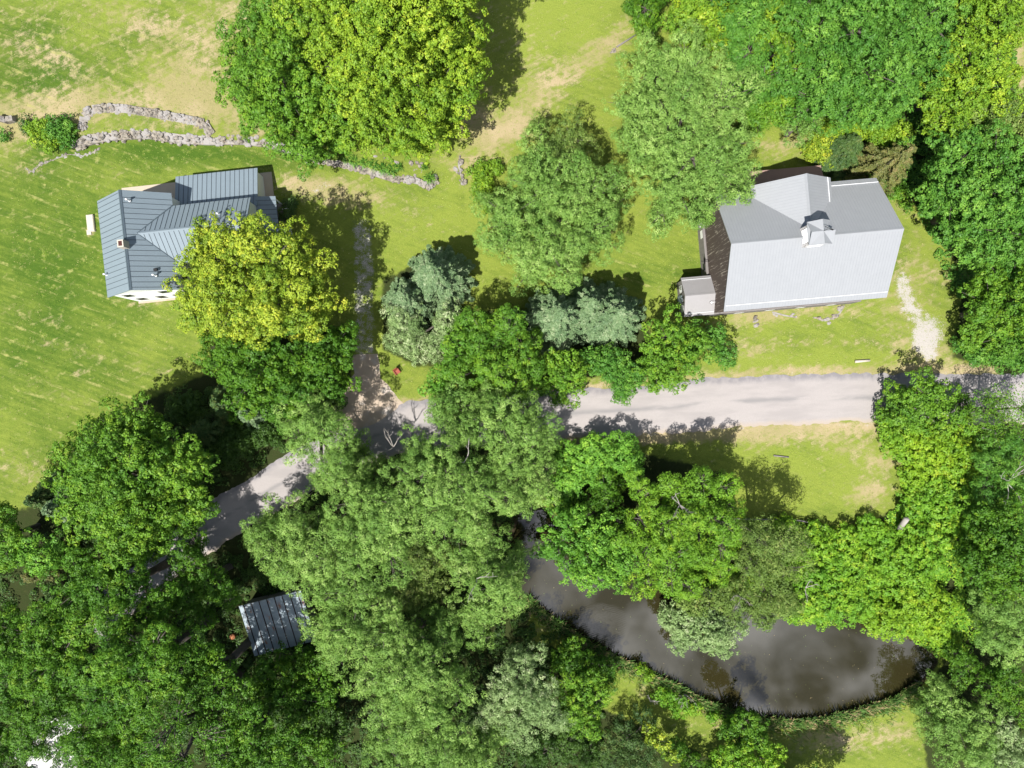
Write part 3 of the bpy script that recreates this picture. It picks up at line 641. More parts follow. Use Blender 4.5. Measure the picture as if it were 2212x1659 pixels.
# low rear addition and side porch
mb = MB(); mb.slab([(12.35, 8.05, 2.6), (3.15, 8.05, 2.6), (3.15, 3.52, 3.9), (12.35, 3.52, 3.9)], .12); a_ = mb.build('addition_roof', M['slate'], house)
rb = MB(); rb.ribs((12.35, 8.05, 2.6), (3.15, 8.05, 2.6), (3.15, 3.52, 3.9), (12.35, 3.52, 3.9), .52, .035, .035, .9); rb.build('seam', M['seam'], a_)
mb = MB(); mb.add([(x, y, z) for x in (3.4, 12.1) for (y, z) in ((3.52, -.2), (7.8, -.2), (7.8, 2.53), (3.52, 3.75))], [(0, 1, 2, 3), (7, 6, 5, 4), (0, 4, 5, 1), (1, 5, 6, 2), (2, 6, 7, 3), (3, 7, 4, 0)]); mb.build('addition_wall', M['white'], house)
mb = MB(); mb.slab([(14.15, -2.4, 3.05), (14.15, 4.55, 3.05), (12.12, 4.55, 3.75), (12.12, -2.4, 3.75)], .1); a_ = mb.build('porch_roof', M['slate'], house)
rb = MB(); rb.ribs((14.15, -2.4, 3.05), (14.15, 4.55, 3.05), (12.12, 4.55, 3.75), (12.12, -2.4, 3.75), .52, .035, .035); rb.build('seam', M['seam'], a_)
for y in (-2.2, 1.1, 4.35):
    mb = MB(); mb.box((13.95, y, 1.45), (.12, .12, 3.1)); mb.build('porch_post', M['white'], house)
rl = MB()
for z in (.55, 1.0): rl.box((14.75, .9, z), (.07, 5.4, .07))
for y in np.linspace(-1.8, 3.6, 5): rl.box((14.75, y, .55), (.09, .09, 1.1))
for z in (1.04,): rl.box((14.45, 3.6, z), (.6, .07, .07))
rl.build('porch_railing', M['white'], house)
mb = MB(); mb.box((13.4, 1.1, .12), (2.6, 6.8, .3)); mb.build('porch_floor', M['gwood'], house)
mb = MB(); mb.box((4.4, 5.9, .03), (17.4, 4.75, .14)); mb.build('patio', M['beige'], house)
mb = MB(); mb.box((0, -5.08, .01), (7.6, .26, .06)); mb.build('foundation_strip', M['dirt'], house)
x, y = S(223.5, 546, 0); mb = MB(); mb.box((0, 0, .12), (.8, 1.95, .3)); mb.box((-.35, -1.0, .05), (.5, .55, .16)); mb.box((.02, 0, .29), (.68, 1.8, .05))
o = mb.build('doorstep_slab', M['stonec']); o.location = (x, y, 0); o.rotation_euler = (0, 0, th); tag(o, 'pale concrete slab on the grass beside the farmhouse left wall', 'slab')

# ------------------------------------------------------------------ barn
TB = R_(5.0); bz, br = 7.6, 11.9
barn = empty('barn', (30.2, 14.6, 0), TB, 'large weathered brown barn with pale grey metal roof and cross gable', 'barn')
mb = MB(); hbody(mb, -8.3, 8.3, -5.95, 5.95, bz + .2, br, 'x', .2); mb.build('wall', M['wood'], barn)
mb = MB(); mb.box((0, 0, 1.2), (16.9, 12.2, 2.5)); mb.build('foundation', M['gwood'], barn)
g = dict(mroof='galv', mrib='galv2', mridge='galv', sp=.30, rw=.03, rh=.014, cap=.2)
g2 = dict(g); sp = g2.pop('sp')
br_ = gable_roof(barn, -8.57, 8.57, -6.3, 6.3, bz, br, 'x', sp, **g2)
# cross gable, slightly uneven about its ridge
ym0, ym1 = .3, 6.42
cr0 = [((-4.9, 6.42, 8.3), (-4.9, .25, 8.3), (-.3, .25, 11.35), (-.3, 6.42, 11.35)), ((3.2, .25, 8.85), (3.2, 6.42, 8.85), (-.3, 6.42, 11.35), (-.3, .25, 11.35))]
mb = MB(); rb = MB()
for s_ in cr0: mb.slab(s_, .12); rb.ribs(*s_, .30, .03, .014)
cg = mb.build('cross_gable_roof', M['galv'], barn); rb.build('seam', M['galv2'], cg)
cp = MB(); cp.slab([(-.5, 6.42, 11.27), (-.5, .6, 11.27), (-.3, .6, 11.405), (-.3, 6.42, 11.405)], .03); cp.slab([(-.1, .6, 11.27), (-.1, 6.42, 11.27), (-.3, 6.42, 11.405), (-.3, .6, 11.405)], .03); cp.build('ridge_cap', M['galv2'], cg)
mb = MB(); mb.add([(x, y, z) for y in (1.0, 6.12) for (x, z) in ((-4.6, 4), (2.9, 4), (2.9, 8.92), (-.3, 11.2), (-4.6, 8.35))], [(0, 1, 2, 3, 4), (9, 8, 7, 6, 5), (0, 5, 6, 1), (1, 6, 7, 2), (2, 7, 8, 3), (3, 8, 9, 4), (4, 9, 5, 0)]); mb.build('cross_gable_wall', M['wood'], barn)
sr = MB(); zs = bz + .55 * (br - bz) / 6.3
sr.box((0, -5.75, zs + .07), (16.9, .05, .07)); sr.build('snow_rail', M['rail'], br_)
sr = MB(); sr.box((5.6, 5.75, zs + .07), (5.8, .05, .07)); sr.build('snow_rail', M['rail'], br_)
sr = MB(); sr.box((2.72, 4.6, 9.25), (.05, 3.6, .07)); sr.build('snow_rail', M['rail'], cg)
# small openings and trim on the weathered west gable
for (y, z, w_, h_, mt) in ((4.4, 1.5, .9, .9, 'white'), (3.1, 1.5, .9, .9, 'white'), (-.6, 1.4, .8, .8, 'glass')): window(barn, (-8.46, y, z), w_, h_, 'y', mt, 'gwood')
for x in (-5, -1.5, 2, 5.5): window(barn, (x, -6.11, 1.4), 1.0, .9, 'x', 'white', 'gwood')
for x in (-6, -2, 2, 6): window(barn, (x, -5.95, 5.2), .9, 1.1, 'x', 'glass', 'peel')
mb = MB(); mb.box((-8.5, -.6, 2.55), (.18, 10.6, .08)); mb.build('ledge', M['gwood'], barn)
# cupola
cu = MB(); cu.box((-.45, .05, 12.25), (1.9, 1.9, 2.3)); cup = cu.build('cupola', M['peel'], barn); cup['label'] = 'small cupola with peeling white louvres and cross-gabled metal roof'
cr2 = MB(); h1, h2, e = 13.4, 14.3, 1.15
cxu, cyu = -.45, .05
for ax in ('x', 'y'):
    for s_ in (-1, 1):
        if ax == 'x': P4 = [(cxu - e, cyu + s_ * e, h1), (cxu + e, cyu + s_ * e, h1), (cxu + e, cyu, h2), (cxu - e, cyu, h2)]
        else: P4 = [(cxu + s_ * e, cyu - e, h1 - .003), (cxu + s_ * e, cyu + e, h1 - .003), (cxu, cyu + e, h2 - .003), (cxu, cyu - e, h2 - .003)]
        n = (Vector(P4[1]) - Vector(P4[0])).cross(Vector(P4[2]) - Vector(P4[0]))
        if n.z < 0: P4 = P4[::-1]
        cr2.slab(P4, .06)
cr2.build('cupola_roof', M['galv'], cup)
lv = MB()
for k in range(7):
    lv.box((cxu - .97, cyu, 11.75 + k * .22), (.10, 1.3, .05), Matrix.Rotation(R_(-35), 3, 'Y')); lv.box((cxu, cyu - .97, 11.75 + k * .22), (1.3, .10, .05), Matrix.Rotation(R_(35), 3, 'X'))
lv.build('louvre', M['white'], cup)
wv_ = MB(); wv_.tube([(cxu, cyu, h2 - .1), (cxu, cyu, h2 + .9)], [.03, .02], 6); wv_.box((cxu + .12, cyu + .1, h2 + .75), (.8, .03, .05), Matrix.Rotation(R_(-30), 3, 'Z')); wv_.box((cxu + .42, cyu - .06, h2 + .75), (.3, .03, .28), Matrix.Rotation(R_(-30), 3, 'Z'))
wv_.build('weather_vane', M['black'], cup)
# satellite dish and lamp on the gable
dsh = MB(); n = 18; rings = [(0, .12), (.15, .10), (.3, .05), (.42, 0)]; vs = []
Rm = Matrix.Rotation(R_(-115), 3, 'Y') @ Matrix.Rotation(R_(0), 3, 'X')
for (rr, zz) in rings:
    for k in range(n): vs.append(Rm @ Vector((rr * math.cos(2 * math.pi * k / n), rr * math.sin(2 * math.pi * k / n), -zz)))
fs = [(i * n + k, i * n + (k + 1) % n, (i + 1) * n + (k + 1) % n, (i + 1) * n + k) for i in range(3) for k in range(n)]
dsh.add([v + Vector((-8.95, -.2, 3.4)) for v in vs], fs); dsh.tube([(-8.3, -.2, 3.1), (-8.8, -.2, 3.15), (-8.9, -.2, 3.35)], [.03, .03, .03], 6); dsh.tube([(-8.9, -.2, 3.2), (-9.35, -.2, 3.55)], [.015, .03], 5)
o = dsh.build('satellite_dish', M['black'], barn, True)
lp = MB(); lp.tube([(-8.3, -4.9, 4.2), (-8.6, -4.9, 4.35), (-8.75, -4.9, 4.25)], [.03, .03, .03], 6); lp.tube([(-8.75, -4.9, 4.3), (-8.75, -4.9, 4.05)], [.08, .2], 10); lp.build('yard_lamp', M['wmetal'], barn, True)
# rear lean-to
mb = MB(); q = ((5.2, 9.45, 2.6), (-6.5, 9.45, 2.6), (-6.5, 6.12, 3.5), (5.2, 6.12, 3.5)); mb.slab(q, .1); a_ = mb.build('lean_to_roof', M['pink'], barn)
rb = MB(); rb.ribs(*q, .25, .04, .025); rb.build('seam', M['pink'], a_)
mb = MB(); mb.box((-.65, 7.7, 1.1), (11.3, 3.1, 2.6)); mb.build('lean_to_wall', M['wood'], barn)
# annex
q = dict(g2)
mb = MB(); hbody(mb, -11.4, -8.46, -5.95, -2.0, 3.3, 4.45, 'x', .18); mb.build('annex_wall', M['gwood'], barn)
q['mroof'] = 'annexr'; q['mrib'] = 'annexr'; q['mridge'] = 'annexr'
ar = gable_roof(barn, -11.65, -8.32, -6.15, -1.8, 3.15, 4.4, 'x', .22, name='annex_roof', **q)
sr = MB(); sr.box((-10, -5.85, 3.4), (3.2, .04, .06)); sr.build('snow_rail', M['rail'], ar); sr = MB(); sr.box((-10, -2.1, 3.4), (3.2, .04, .06)); sr.build('snow_rail', M['rail'], ar)
window(barn, (-11.4, -2.9, 1.6), .7, 1.0, 'y', 'white', 'white'); window(barn, (-11.4, -5.1, 1.6), .7, 1.0, 'y', 'white', 'white')
dr = MB(); dr.box((-11.43, -4.0, 1.0), (.06, .95, 2.0)); d_ = dr.build('door', M['slate'], barn); dh = MB(); dh.tube([(-11.5, -3.65, 1.0), (-11.58, -3.65, 1.0)], [.03, .03], 8); dh.build('handle', M['black'], d_)

# ------------------------------------------------------------------ shed in the wood
x, y = -26.1, -26.7; shed = empty('corrugated_shed', (x, y, 0), R_(14.3), 'low shed with blue-grey corrugated roof and rusty laps in dappled shade', 'shed')
q = ((-3.6, -3.0, 2.5), (3.5, -3.0, 2.5), (3.5, 3.0, 3.2), (-3.6, 3.0, 3.2)); mb = MB(); mb.slab(q, .06); a_ = mb.build('roof', M['corr'], shed)
rb = MB(); rb.ribs(*q, .88, .11, .03, .6); rb.build('lap_strip', M['seamr'], a_)
mb = MB(); mb.add([(x_, y_, z_) for x_ in (-3.4, 3.3) for (y_, z_) in ((-2.8, -.1), (2.8, -.1), (2.8, 3.08), (-2.8, 2.42))], [(0, 1, 2, 3), (7, 6, 5, 4), (0, 4, 5, 1), (1, 5, 6, 2), (2, 6, 7, 3), (3, 7, 4, 0)]); mb.build('wall', M['gwood'], shed)
mb = MB(); mb.tube([(0, 0, 0), (0, 0, .3), (0, 0, .32), (0, 0, .6), (0, 0, .62), (0, 0, .88)], [.3, .3, .32, .3, .32, .3], 16); o = mb.build('rusty_barrel', M['rust'], None, True); bx_, by_ = S(574, 1549, 0); o.location = (bx_, by_, 0)
tag(o, 'rusty orange barrel standing at the left end of the corrugated shed', 'barrel')
# garden chair by the driveway (red)
x, y = S(971, 908, 0); gc = empty('garden_chair', (x, y, 0), R_(35), 'faded red garden chair half hidden beside the driveway mouth', 'chair')
def bxo(nm, c, d, R=None): m_ = MB(); m_.box(c, d, R); return m_.build(nm, M['red'], gc)
bxo('seat', (0, 0, .42), (.52, .5, .05)); bxo('backrest', (0, .3, .75), (.52, .05, .65), Matrix.Rotation(R_(-15), 3, 'X'))
for sx in (-1, 1):
    bxo('armrest', (sx * .29, .02, .62), (.09, .6, .04))
    for sy in (-1, 1): bxo('leg', (sx * .24, sy * .22, .2), (.05, .06, .4))

# ------------------------------------------------------------------ stones
def stone(mb, rg, x, y, z, sx, sy, sz, rot=None):
    a = rg.uniform(0, 6.28) if rot is None else rot; ca, sa = math.cos(a), math.sin(a)
    n = 7; vs = []
    for (k, zz) in ((1.0, -.6), (1.05, .1), (.78, .85), (.35, 1.0)):
        for i in range(n):
            t_ = 2 * math.pi * i / n + .3; r1 = k * rg.uniform(.8, 1.1); u, v = math.cos(t_) * r1 * sx, math.sin(t_) * r1 * sy
            vs.append((x + u * ca - v * sa, y + u * sa + v * ca, z + zz * sz * rg.uniform(.85, 1.1)))
    fs = [(i * n + k, i * n + (k + 1) % n, (i + 1) * n + (k + 1) % n, (i + 1) * n + k) for i in range(3) for k in range(n)] + [tuple(3 * n + k for k in range(n)), tuple(range(n))]
    mb.add(vs, fs)
def stonewall(pts, width, label, name='stone_wall', big=.25, dens=6.5, zb=.15, zt=.75, seed=1, cat='stone wall'):
    rg = random.Random(seed); mb = MB(); P = [Vector(S(*p)) for p in pts]
    for i in range(len(P) - 1):
        d = P[i + 1] - P[i]; ln = d.length; n = Vector((-d.y, d.x)) / max(ln, .01); m = max(1, int(ln * width * dens / (big / .28) ** 2))
        for k in range(m):
            o = rg.uniform(-.5, .5); q = P[i] + d * rg.random() + n * o * width; s_ = big * rg.choice((.55, .7, .8, 1, 1.3))
            u = (o + .5); hgt = zb + (zt - zb) * min(1, u * 1.7)
            stone(mb, rg, q.x, q.y, hgt - .12, s_ * rg.uniform(.8, 1.3), s_ * rg.uniform(.6, .9), s_ * rg.uniform(.35, .6), math.atan2(d.y, d.x) + rg.gauss(0, .5))
        if True:      # rubble core
            w1, w2 = (.5, .38) if zt > .3 else (.1, .1)
            a = P[i] + n * width * w1; b = P[i] - n * width * w2; c_ = P[i + 1] - n * width * w2; e_ = P[i + 1] + n * width * w1
            mb.add([(b.x, b.y, -.1), (c_.x, c_.y, -.1), (e_.x, e_.y, -.1), (a.x, a.y, -.1), (b.x, b.y, min(zb, max(zt - .12, .03))), (c_.x, c_.y, min(zb, max(zt - .12, .03))), (e_.x, e_.y, max(zt - .12, .03)), (a.x, a.y, max(zt - .12, .03))], [(4, 5, 6, 7), (0, 4, 7, 3), (1, 2, 6, 5), (0, 1, 5, 4), (2, 3, 7, 6)])
    o = mb.build(name, M['stone']); return tag(o, label, cat)
stonewall([(214, 322), (217, 292), (236, 275), (271, 272), (312, 273), (345, 279), (380, 284), (407, 289), (461, 299), (505, 308), (523, 335)], 1.05, 'arched upper stone wall of the left terrace', seed=1, zb=.75, zt=1.05)
stonewall([(187, 363), (217, 348), (244, 341), (271, 336), (325, 333), (366, 332), (401, 338), (447, 344), (515, 347), (542, 346), (600, 346), (655, 353), (702, 368), (745, 382), (786, 394)], 1.05, 'long lower stone retaining wall running under the maple', seed=2, zb=.25, zt=.8)
stonewall([(784, 393), (836, 404), (890, 417), (930, 430), (963, 440), (993, 437), (1025, 446), (1040, 458), (1056, 455), (1066, 440), (1060, 428)], .75, 'lower pale stone edge of the lily terrace', seed=3, zb=.2, zt=.5)
stonewall([(800, 385), (845, 372), (884, 378), (917, 386), (944, 396), (975, 405)], .55, 'upper stone edge of the lily terrace', seed=4, zb=.5, zt=.75)
stonewall([(985, 398), (1010, 405), (1030, 420), (1000, 420), (985, 432)], 1.6, 'tumbled rock pile at the right end of the lily terrace', name='rock_pile', seed=5, dens=4.5, zb=.15, zt=.3, cat='rocks', big=.36)
stonewall([(1123, 380), (1120, 405), (1126, 430), (1132, 452)], .9, 'short stack of flat stones beside the bright hedge bush', seed=6, dens=5, zb=.1, zt=.28, name='stone_row', cat='stones')
stonewall([(65, 410), (70, 418), (81, 418), (100, 402), (136, 388), (168, 377), (203, 380), (232, 372), (245, 360)], .4, 'thin curving line of small edging stones on the left lawn', seed=7, big=.17, zb=.05, zt=.12, name='stone_edging', cat='stones')
stonewall([(0, 292), (22, 298), (40, 294)], .7, 'few flat rocks at the left edge beside the thin dark bush', seed=8, dens=3, zb=.75, zt=.85, name='rock_pile', cat='rocks')
stonewall([(1838, 787), (1850, 780)], 1.1, 'small round rock heap below the barn wall', seed=9, dens=5, zb=.08, zt=.2, name='rock_pile', cat='rocks')
stonewall([(1985, 775), (2020, 783), (2050, 765), (2062, 745)], .8, 'curved rock edging below the barn, right of the small round heap', seed=10, dens=3.4, zb=.05, zt=.15, name='stone_edging', cat='stones')
stonewall([(1885, 762), (1915, 770), (1945, 775)], .9, 'scattered paving stones against the barn wall', seed=12, dens=3, zb=.02, zt=.08, name='stone_edging', cat='stones')
stonewall([(1490, 130), (1502, 118)], .9, 'small pale rock heap at the end of the long plank', seed=13, dens=5, zb=.05, zt=.2, name='rock_pile', cat='rocks')
def plank(name, a, b, w_, z, mat, label, cat):
    p, q = Vector((*S(*a), z)), Vector((*S(*b), z)); mb = MB(); mb.tube([p, p.lerp(q, .5) + Vector((0, 0, .01)), q], [w_, w_ * .9, w_ * .8], 8); return tag(mb.build(name, M[mat], None, True), label, cat)
plank('pole', (1505, 116), (1552, 86), .10, .12, 'gwood', 'long grey pole lying on the upper field beside a rock heap', 'pole')
plank('log', (2086, 883), (2122, 880), .16, .15, 'stonec', 'short pale log lying on the grass above the road', 'log')
plank('plank', (1888, 1112), (1925, 1116), .09, .1, 'gwood', 'grey bleached board on the grass above the tree shadow', 'board')
st = empty('tree_stump', (*S(2190, 1296, 0), 0), 0, 'broken pale tree stump standing up out of the vines', 'stump')
mb = MB(); top = S(2199, 1262, 4.0); b0 = S(2190, 1296, 1.2); dx_, dy_ = top[0] - b0[0], top[1] - b0[1]
mb.tube([(0, 0, -.2), (0, 0, .3), (dx_ * .6, dy_ * .6, 2.4), (dx_, dy_, 4.0)], [.45, .34, .30, .28], 9); mb.build('trunk', M['dead'], st, True)
mb = MB()
for a in (0, 1.3, 2.5, 4, 5.2): mb.tube([(0, 0, .25), (.5 * math.cos(a), .5 * math.sin(a), .1), (.9 * math.cos(a), .9 * math.sin(a), -.05)], [.15, .1, .04], 6)
mb.build('root', M['dead'], st, True)
# rail fence above the pond
fp = [(1770, 1262), (1830, 1266), (1885, 1265), (1931, 1266), (1962, 1271), (1989, 1277), (2025, 1290), (2062, 1304)]
fe = empty('rail_fence', (*S(*fp[0]), 0), 0, 'low dark weathered rail fence along the lower edge of the clearing', 'fence'); o0 = Vector((*S(*fp[0]), 0))
W_ = [Vector((*S(*p), 0)) - o0 for p in fp]
for p in W_: mb = MB(); mb.tube([p + Vector((0, 0, -.1)), p + Vector((0, 0, 1.05))], [.07, .06], 6); mb.build('post', M['gwood'], fe)
for z in (.45, .85):
    mb = MB(); mb.tube([p + Vector((0, 0, z)) for p in W_], [.045] * len(W_), 5); mb.build('rail', M['gwood'], fe)
# daylilies
def lily(px, py, r, label, seed):
    rg = np.random.default_rng(seed); x, y = S(px, py); m = int(70 * (r / .6)); az = rg.uniform(0, 6.28, m); h = rg.uniform(.35, .7, m); rr = r * rg.uniform(.5, 1.2, m)
    b = np.stack([rg.normal(0, .08, m), rg.normal(0, .08, m), np.zeros(m)], -1); d = np.stack([np.cos(az), np.sin(az), np.zeros(m)], -1); s_ = np.stack([-np.sin(az), np.cos(az), np.zeros(m)], -1) * .035
    mid = b + d * (rr * .5)[:, None] + np.array([0, 0, 1]) * h[:, None]; tip = b + d * rr[:, None] + np.array([0, 0, .6]) * h[:, None]
    Q = np.concatenate([np.stack([b - s_, b + s_, mid + s_, mid - s_], 1), np.stack([mid - s_, mid + s_, tip + s_ * .2, tip - s_ * .2], 1)])
    o = quads_mesh('daylily', Q, M['lil'], None, np.tile(rg.random(m), 2)); o.location = (x, y, .35 if px < 1050 else .2); return tag(o, label, 'daylily', 'daylilies on the stone terrace')
for i, (a, b, r, lb) in enumerate([(850, 388, .75, 'leftmost daylily clump, half in the maple shade'), (868, 398, .8, 'second daylily clump from the left on the lily terrace'), (893, 401, .8, 'third daylily clump from the left on the lily terrace'), (915, 406, .8, 'middle daylily clump on the lily terrace'), (938, 415, .85, 'fifth daylily clump, where the terrace narrows'),
                                   (960, 420, .85, 'sixth daylily clump touching the tumbled rocks'), (975, 412, .6, 'small daylily clump at the upper edge of the tumbled rocks'), (1050, 438, .8, 'lone daylily clump ringed by stones at the terrace tip'), (1038, 412, .45, 'tiny daylily tuft among the tumbled rocks')]):
    lily(a, b, r, lb, 40 + i)
T = tree
# --- the pair of big maples on the upper lawn
T('maple_tree', 'maple', 'grn', [(575, 90, 70, 9), (545, 165, 66, 8), (620, 60, 60, 11), (610, 190, 85, 11), (640, 265, 70, 8.5), (700, 215, 60, 10), (675, 305, 52, 6), (720, 290, 42, 6.5), (560, 225, 45, 6)],
  'broad mid-green maple on the upper lawn, left of the larger yellow one', group='maples on the upper lawn', dens=1.15)
T('maple_tree', 'maple', 'yel3', [(690, 45, 70, 12), (760, 40, 90, 14), (860, 30, 110, 15), (950, 70, 85, 12), (745, 135, 65, 12), (840, 150, 90, 15), (950, 180, 78, 11.5), (800, 230, 75, 11), (890, 240, 80, 11), (960, 255, 45, 8), (840, 290, 48, 7), (905, 295, 42, 6.5), (780, -60, 110, 14), (930, -60, 110, 13), (985, 120, 45, 10)],
  'huge yellow-green maple cut by the top edge of the picture', group='maples on the upper lawn', dens=1.1)
# --- by the house
T('maple_tree', 'maple', 'yel', [(455, 560, 62, 8.5), (520, 535, 60, 10.5), (590, 560, 72, 12), (655, 590, 62, 10), (440, 640, 58, 7.5), (520, 630, 75, 11.5), (605, 640, 80, 12), (680, 655, 58, 9), (490, 695, 48, 6.5), (650, 700, 42, 7), (560, 690, 50, 8.5), (430, 690, 35, 5), (540, 490, 22, 9), (435, 505, 24, 8), (445, 720, 24, 4)],
  'bright yellow maple overhanging the blue-grey farmhouse roof', dens=1.0)
T('maple_tree', 'maple', 'dgr', [(500, 760, 55, 6.5), (560, 800, 70, 8), (640, 790, 70, 8), (715, 760, 55, 7), (620, 860, 55, 6), (700, 820, 55, 6), (540, 850, 48, 4.5), (745, 735, 30, 5), (660, 880, 30, 4)],
  'dark green maple just below the bright yellow one beside the driveway', dens=1.1)
T('garden_bush', 'shrub', 'yel2', [(88, 288, 34, 1.2), (70, 275, 20, .9), (100, 300, 28, 1)], 'yellow-green half of the round bush pair left of the stone terrace', 'bush', trunk=False)
T('garden_bush', 'shrub', 'ash', [(132, 276, 30, 1.6), (140, 300, 22, 1.0)], 'darker round bush touching the stone terrace end', 'bush', trunk=False)
T('garden_bush', 'shrub', 'con', [(52, 262, 14, .8), (60, 280, 14, .6)], 'thin dark scraggly bush above the round bush pair', 'bush', trunk=False, dens=.5)
T('garden_bush', 'shrub', 'ash', [(4, 292, 16, .6)], 'small green bush cut by the left edge of the picture', 'bush', trunk=False, dens=.6)
T('garden_bush', 'shrub', 'dgr', [(532, 290, 14, .6), (545, 285, 9, .4)], 'small dark bush behind the dry stone wall under the maple', 'bush', trunk=False)
T('garden_bush', 'shrub', 'con', [(617, 465, 22, .8), (625, 440, 16, .6)], 'dark bush shaded beside the farmhouse porch', 'bush', trunk=False)
# --- centre willows
T('willow_tree', 'willow', 'wil', [(1155, 350, 52, 6), (1185, 410, 78, 9), (1260, 430, 72, 9), (1110, 480, 62, 6.5), (1175, 520, 78, 8.5), (1270, 500, 66, 8), (1150, 575, 45, 4.5), (1230, 570, 42, 4.5), (1075, 440, 32, 3.5), (1310, 460, 42, 6), (1075, 525, 34, 4), (1330, 400, 22, 4)],
  'round silvery willow standing alone on the lawn between house and barn', group='willows left of the barn')
T('willow_tree', 'willow', 'oli', [(1160, 310, 38, 5), (1235, 300, 46, 6), (1200, 340, 40, 6), (1160, 270, 20, 3)],
  'darker small willow tucked above the round silvery willow', group='willows left of the barn', dens=.9)
T('willow_tree', 'willow', 'wil', [(1415, 150, 58, 9), (1490, 150, 66, 11), (1375, 230, 52, 8), (1450, 250, 85, 12), (1550, 220, 72, 11.5), (1410, 330, 70, 9), (1500, 340, 80, 11.5), (1580, 310, 55, 10), (1560, 390, 62, 9), (1470, 420, 62, 8), (1430, 465, 38, 5), (1520, 460, 38, 5.5), (1600, 370, 34, 8), (1360, 290, 34, 5)],
  'large silvery willow reaching over the left corner of the barn roof', group='willows left of the barn')
T('garden_bush', 'shrub', 'yel2', [(1035, 370, 26, 1), (1045, 410, 26, 1), (1060, 440, 20, .7), (1070, 360, 18, .8)], 'bright yellow-green hedge bush left of the silvery willow', 'bush', trunk=False)
# --- top edge
T('roadside_tree', 'ash', 'dgr', [(1395, 15, 45, 5), (1400, 50, 34, 4), (1370, 5, 28, 3), (1420, -30, 50, 5)], 'small deep green tree cut by the top edge near the field track', group='trees above the barn')
T('roadside_tree', 'maple', 'yel2', [(1520, 45, 55, 7), (1550, 80, 34, 5), (1480, 20, 40, 5.5), (1530, -20, 60, 7), (1500, 85, 28, 4)], 'yellow-green round tree at the top edge, next to the small deep green one', group='trees above the barn')
T('ash_tree', 'ash', 'ash', [(1610, 40, 60, 9), (1620, 110, 55, 9), (1660, 170, 55, 10), (1600, 150, 38, 7), (1620, -30, 70, 9), (1590, 195, 30, 6)], 'deep green ash between the yellow-green round tree and the broad ash', group='trees above the barn')
T('ash_tree', 'ash', 'ash', [(1760, 70, 75, 12), (1850, 60, 90, 14), (1950, 70, 85, 13), (1790, 150, 75, 12.5), (1880, 150, 85, 14), (1960, 160, 60, 12), (1760, 220, 50, 10), (1850, 225, 65, 11), (1920, 225, 50, 10), (2000, 30, 70, 12), (1800, -50, 100, 13), (1930, -50, 100, 13), (1740, 20, 55, 11)],
  'broadest dark ash of the grove above the barn', group='trees above the barn')
T('maple_tree', 'maple', 'yel2', [(1690, 60, 38, 10), (1705, 110, 34, 10.5), (1650, 95, 24, 9), (1675, 20, 36, 9), (1720, 140, 22, 10)], 'slim yellow-green maple wedged between the two dark ashes', group='trees above the barn')
T('roadside_tree', 'shrub', 'grn', [(1640, 215, 48, 6), (1690, 225, 45, 7), (1630, 260, 32, 4.5), (1610, 285, 18, 3), (1680, 180, 40, 8)], 'mid-green bushy tree filling the gap right of the large silvery willow', group='trees above the barn')
T('willow_tree', 'willow', 'wil', [(1715, 250, 42, 5.5), (1755, 245, 36, 6), (1740, 275, 22, 3)], 'small pale feathery willow at the edge of the grove above the barn', group='trees above the barn')
T('maple_tree', 'maple', 'yel2', [(2090, 150, 65, 11), (2060, 220, 58, 10), (2130, 90, 60, 11), (2140, 190, 55, 10), (2100, 260, 42, 8), (2020, 265, 30, 8), (2160, 30, 65, 10), (2110, -30, 70, 10), (2030, 210, 36, 10)], 'bright yellow maple in the upper right corner grove', group='trees above the barn')
T('roadside_tree', 'shrub', 'yel2', [(2175, 90, 28, 5), (2180, 160, 26, 5), (2170, 220, 24, 4), (2180, 20, 30, 5)], 'yellow-green bushy tree beside the bare strip at the right edge', group='trees above the barn')
T('roadside_tree', 'maple', 'oli', [(2140, 260, 55, 9), (2190, 300, 60, 8), (2170, 230, 40, 7)], 'olive-green shaded tree just below the bright yellow corner maple', group='trees right of the barn')
T('blossoming_bush', 'shrub', 'yel', [(1790, 305, 32, 2.2), (1760, 325, 26, 1.6), (1790, 335, 26, 1.5), (1740, 320, 14, 1)], 'yellow-green bush dotted with pale blossom behind the barn', 'bush', trunk=False, dens=.8)
T('garden_bush', 'shrub', 'yel2', [(1815, 270, 30, 3), (1850, 280, 26, 3), (1780, 275, 20, 2)], 'bright bush above the blossoming one behind the barn', 'bush', trunk=False)
conifer('cedar_tree', 'con', 1855, 300, 6.0, 3.3, 'dark feathery cedar pressed against the back of the barn', 'cedar', droop=.35, nb=190, dn=1.2)
conifer('larch_tree', 'bro', 1975, 318, 10, 4.2, 'thin brownish conifer with drooping boughs right of the dark cedar', 'conifer', droop=.45, nb=90, dn=.8)
T('garden_bush', 'shrub', 'grn', [(1925, 340, 26, 2.5), (1930, 385, 24, 2), (1940, 420, 20, 1.5), (1900, 380, 22, 2), (1960, 445, 14, 1)], 'light green shrubs hugging the back right corner of the barn', 'bush', trunk=False)
T('garden_bush', 'shrub', 'yel2', [(1900, 300, 26, 3), (1940, 290, 26, 3.5), (1900, 265, 30, 4)], 'yellowish bush between the dark cedar and the thin brownish conifer', 'bush', trunk=False)
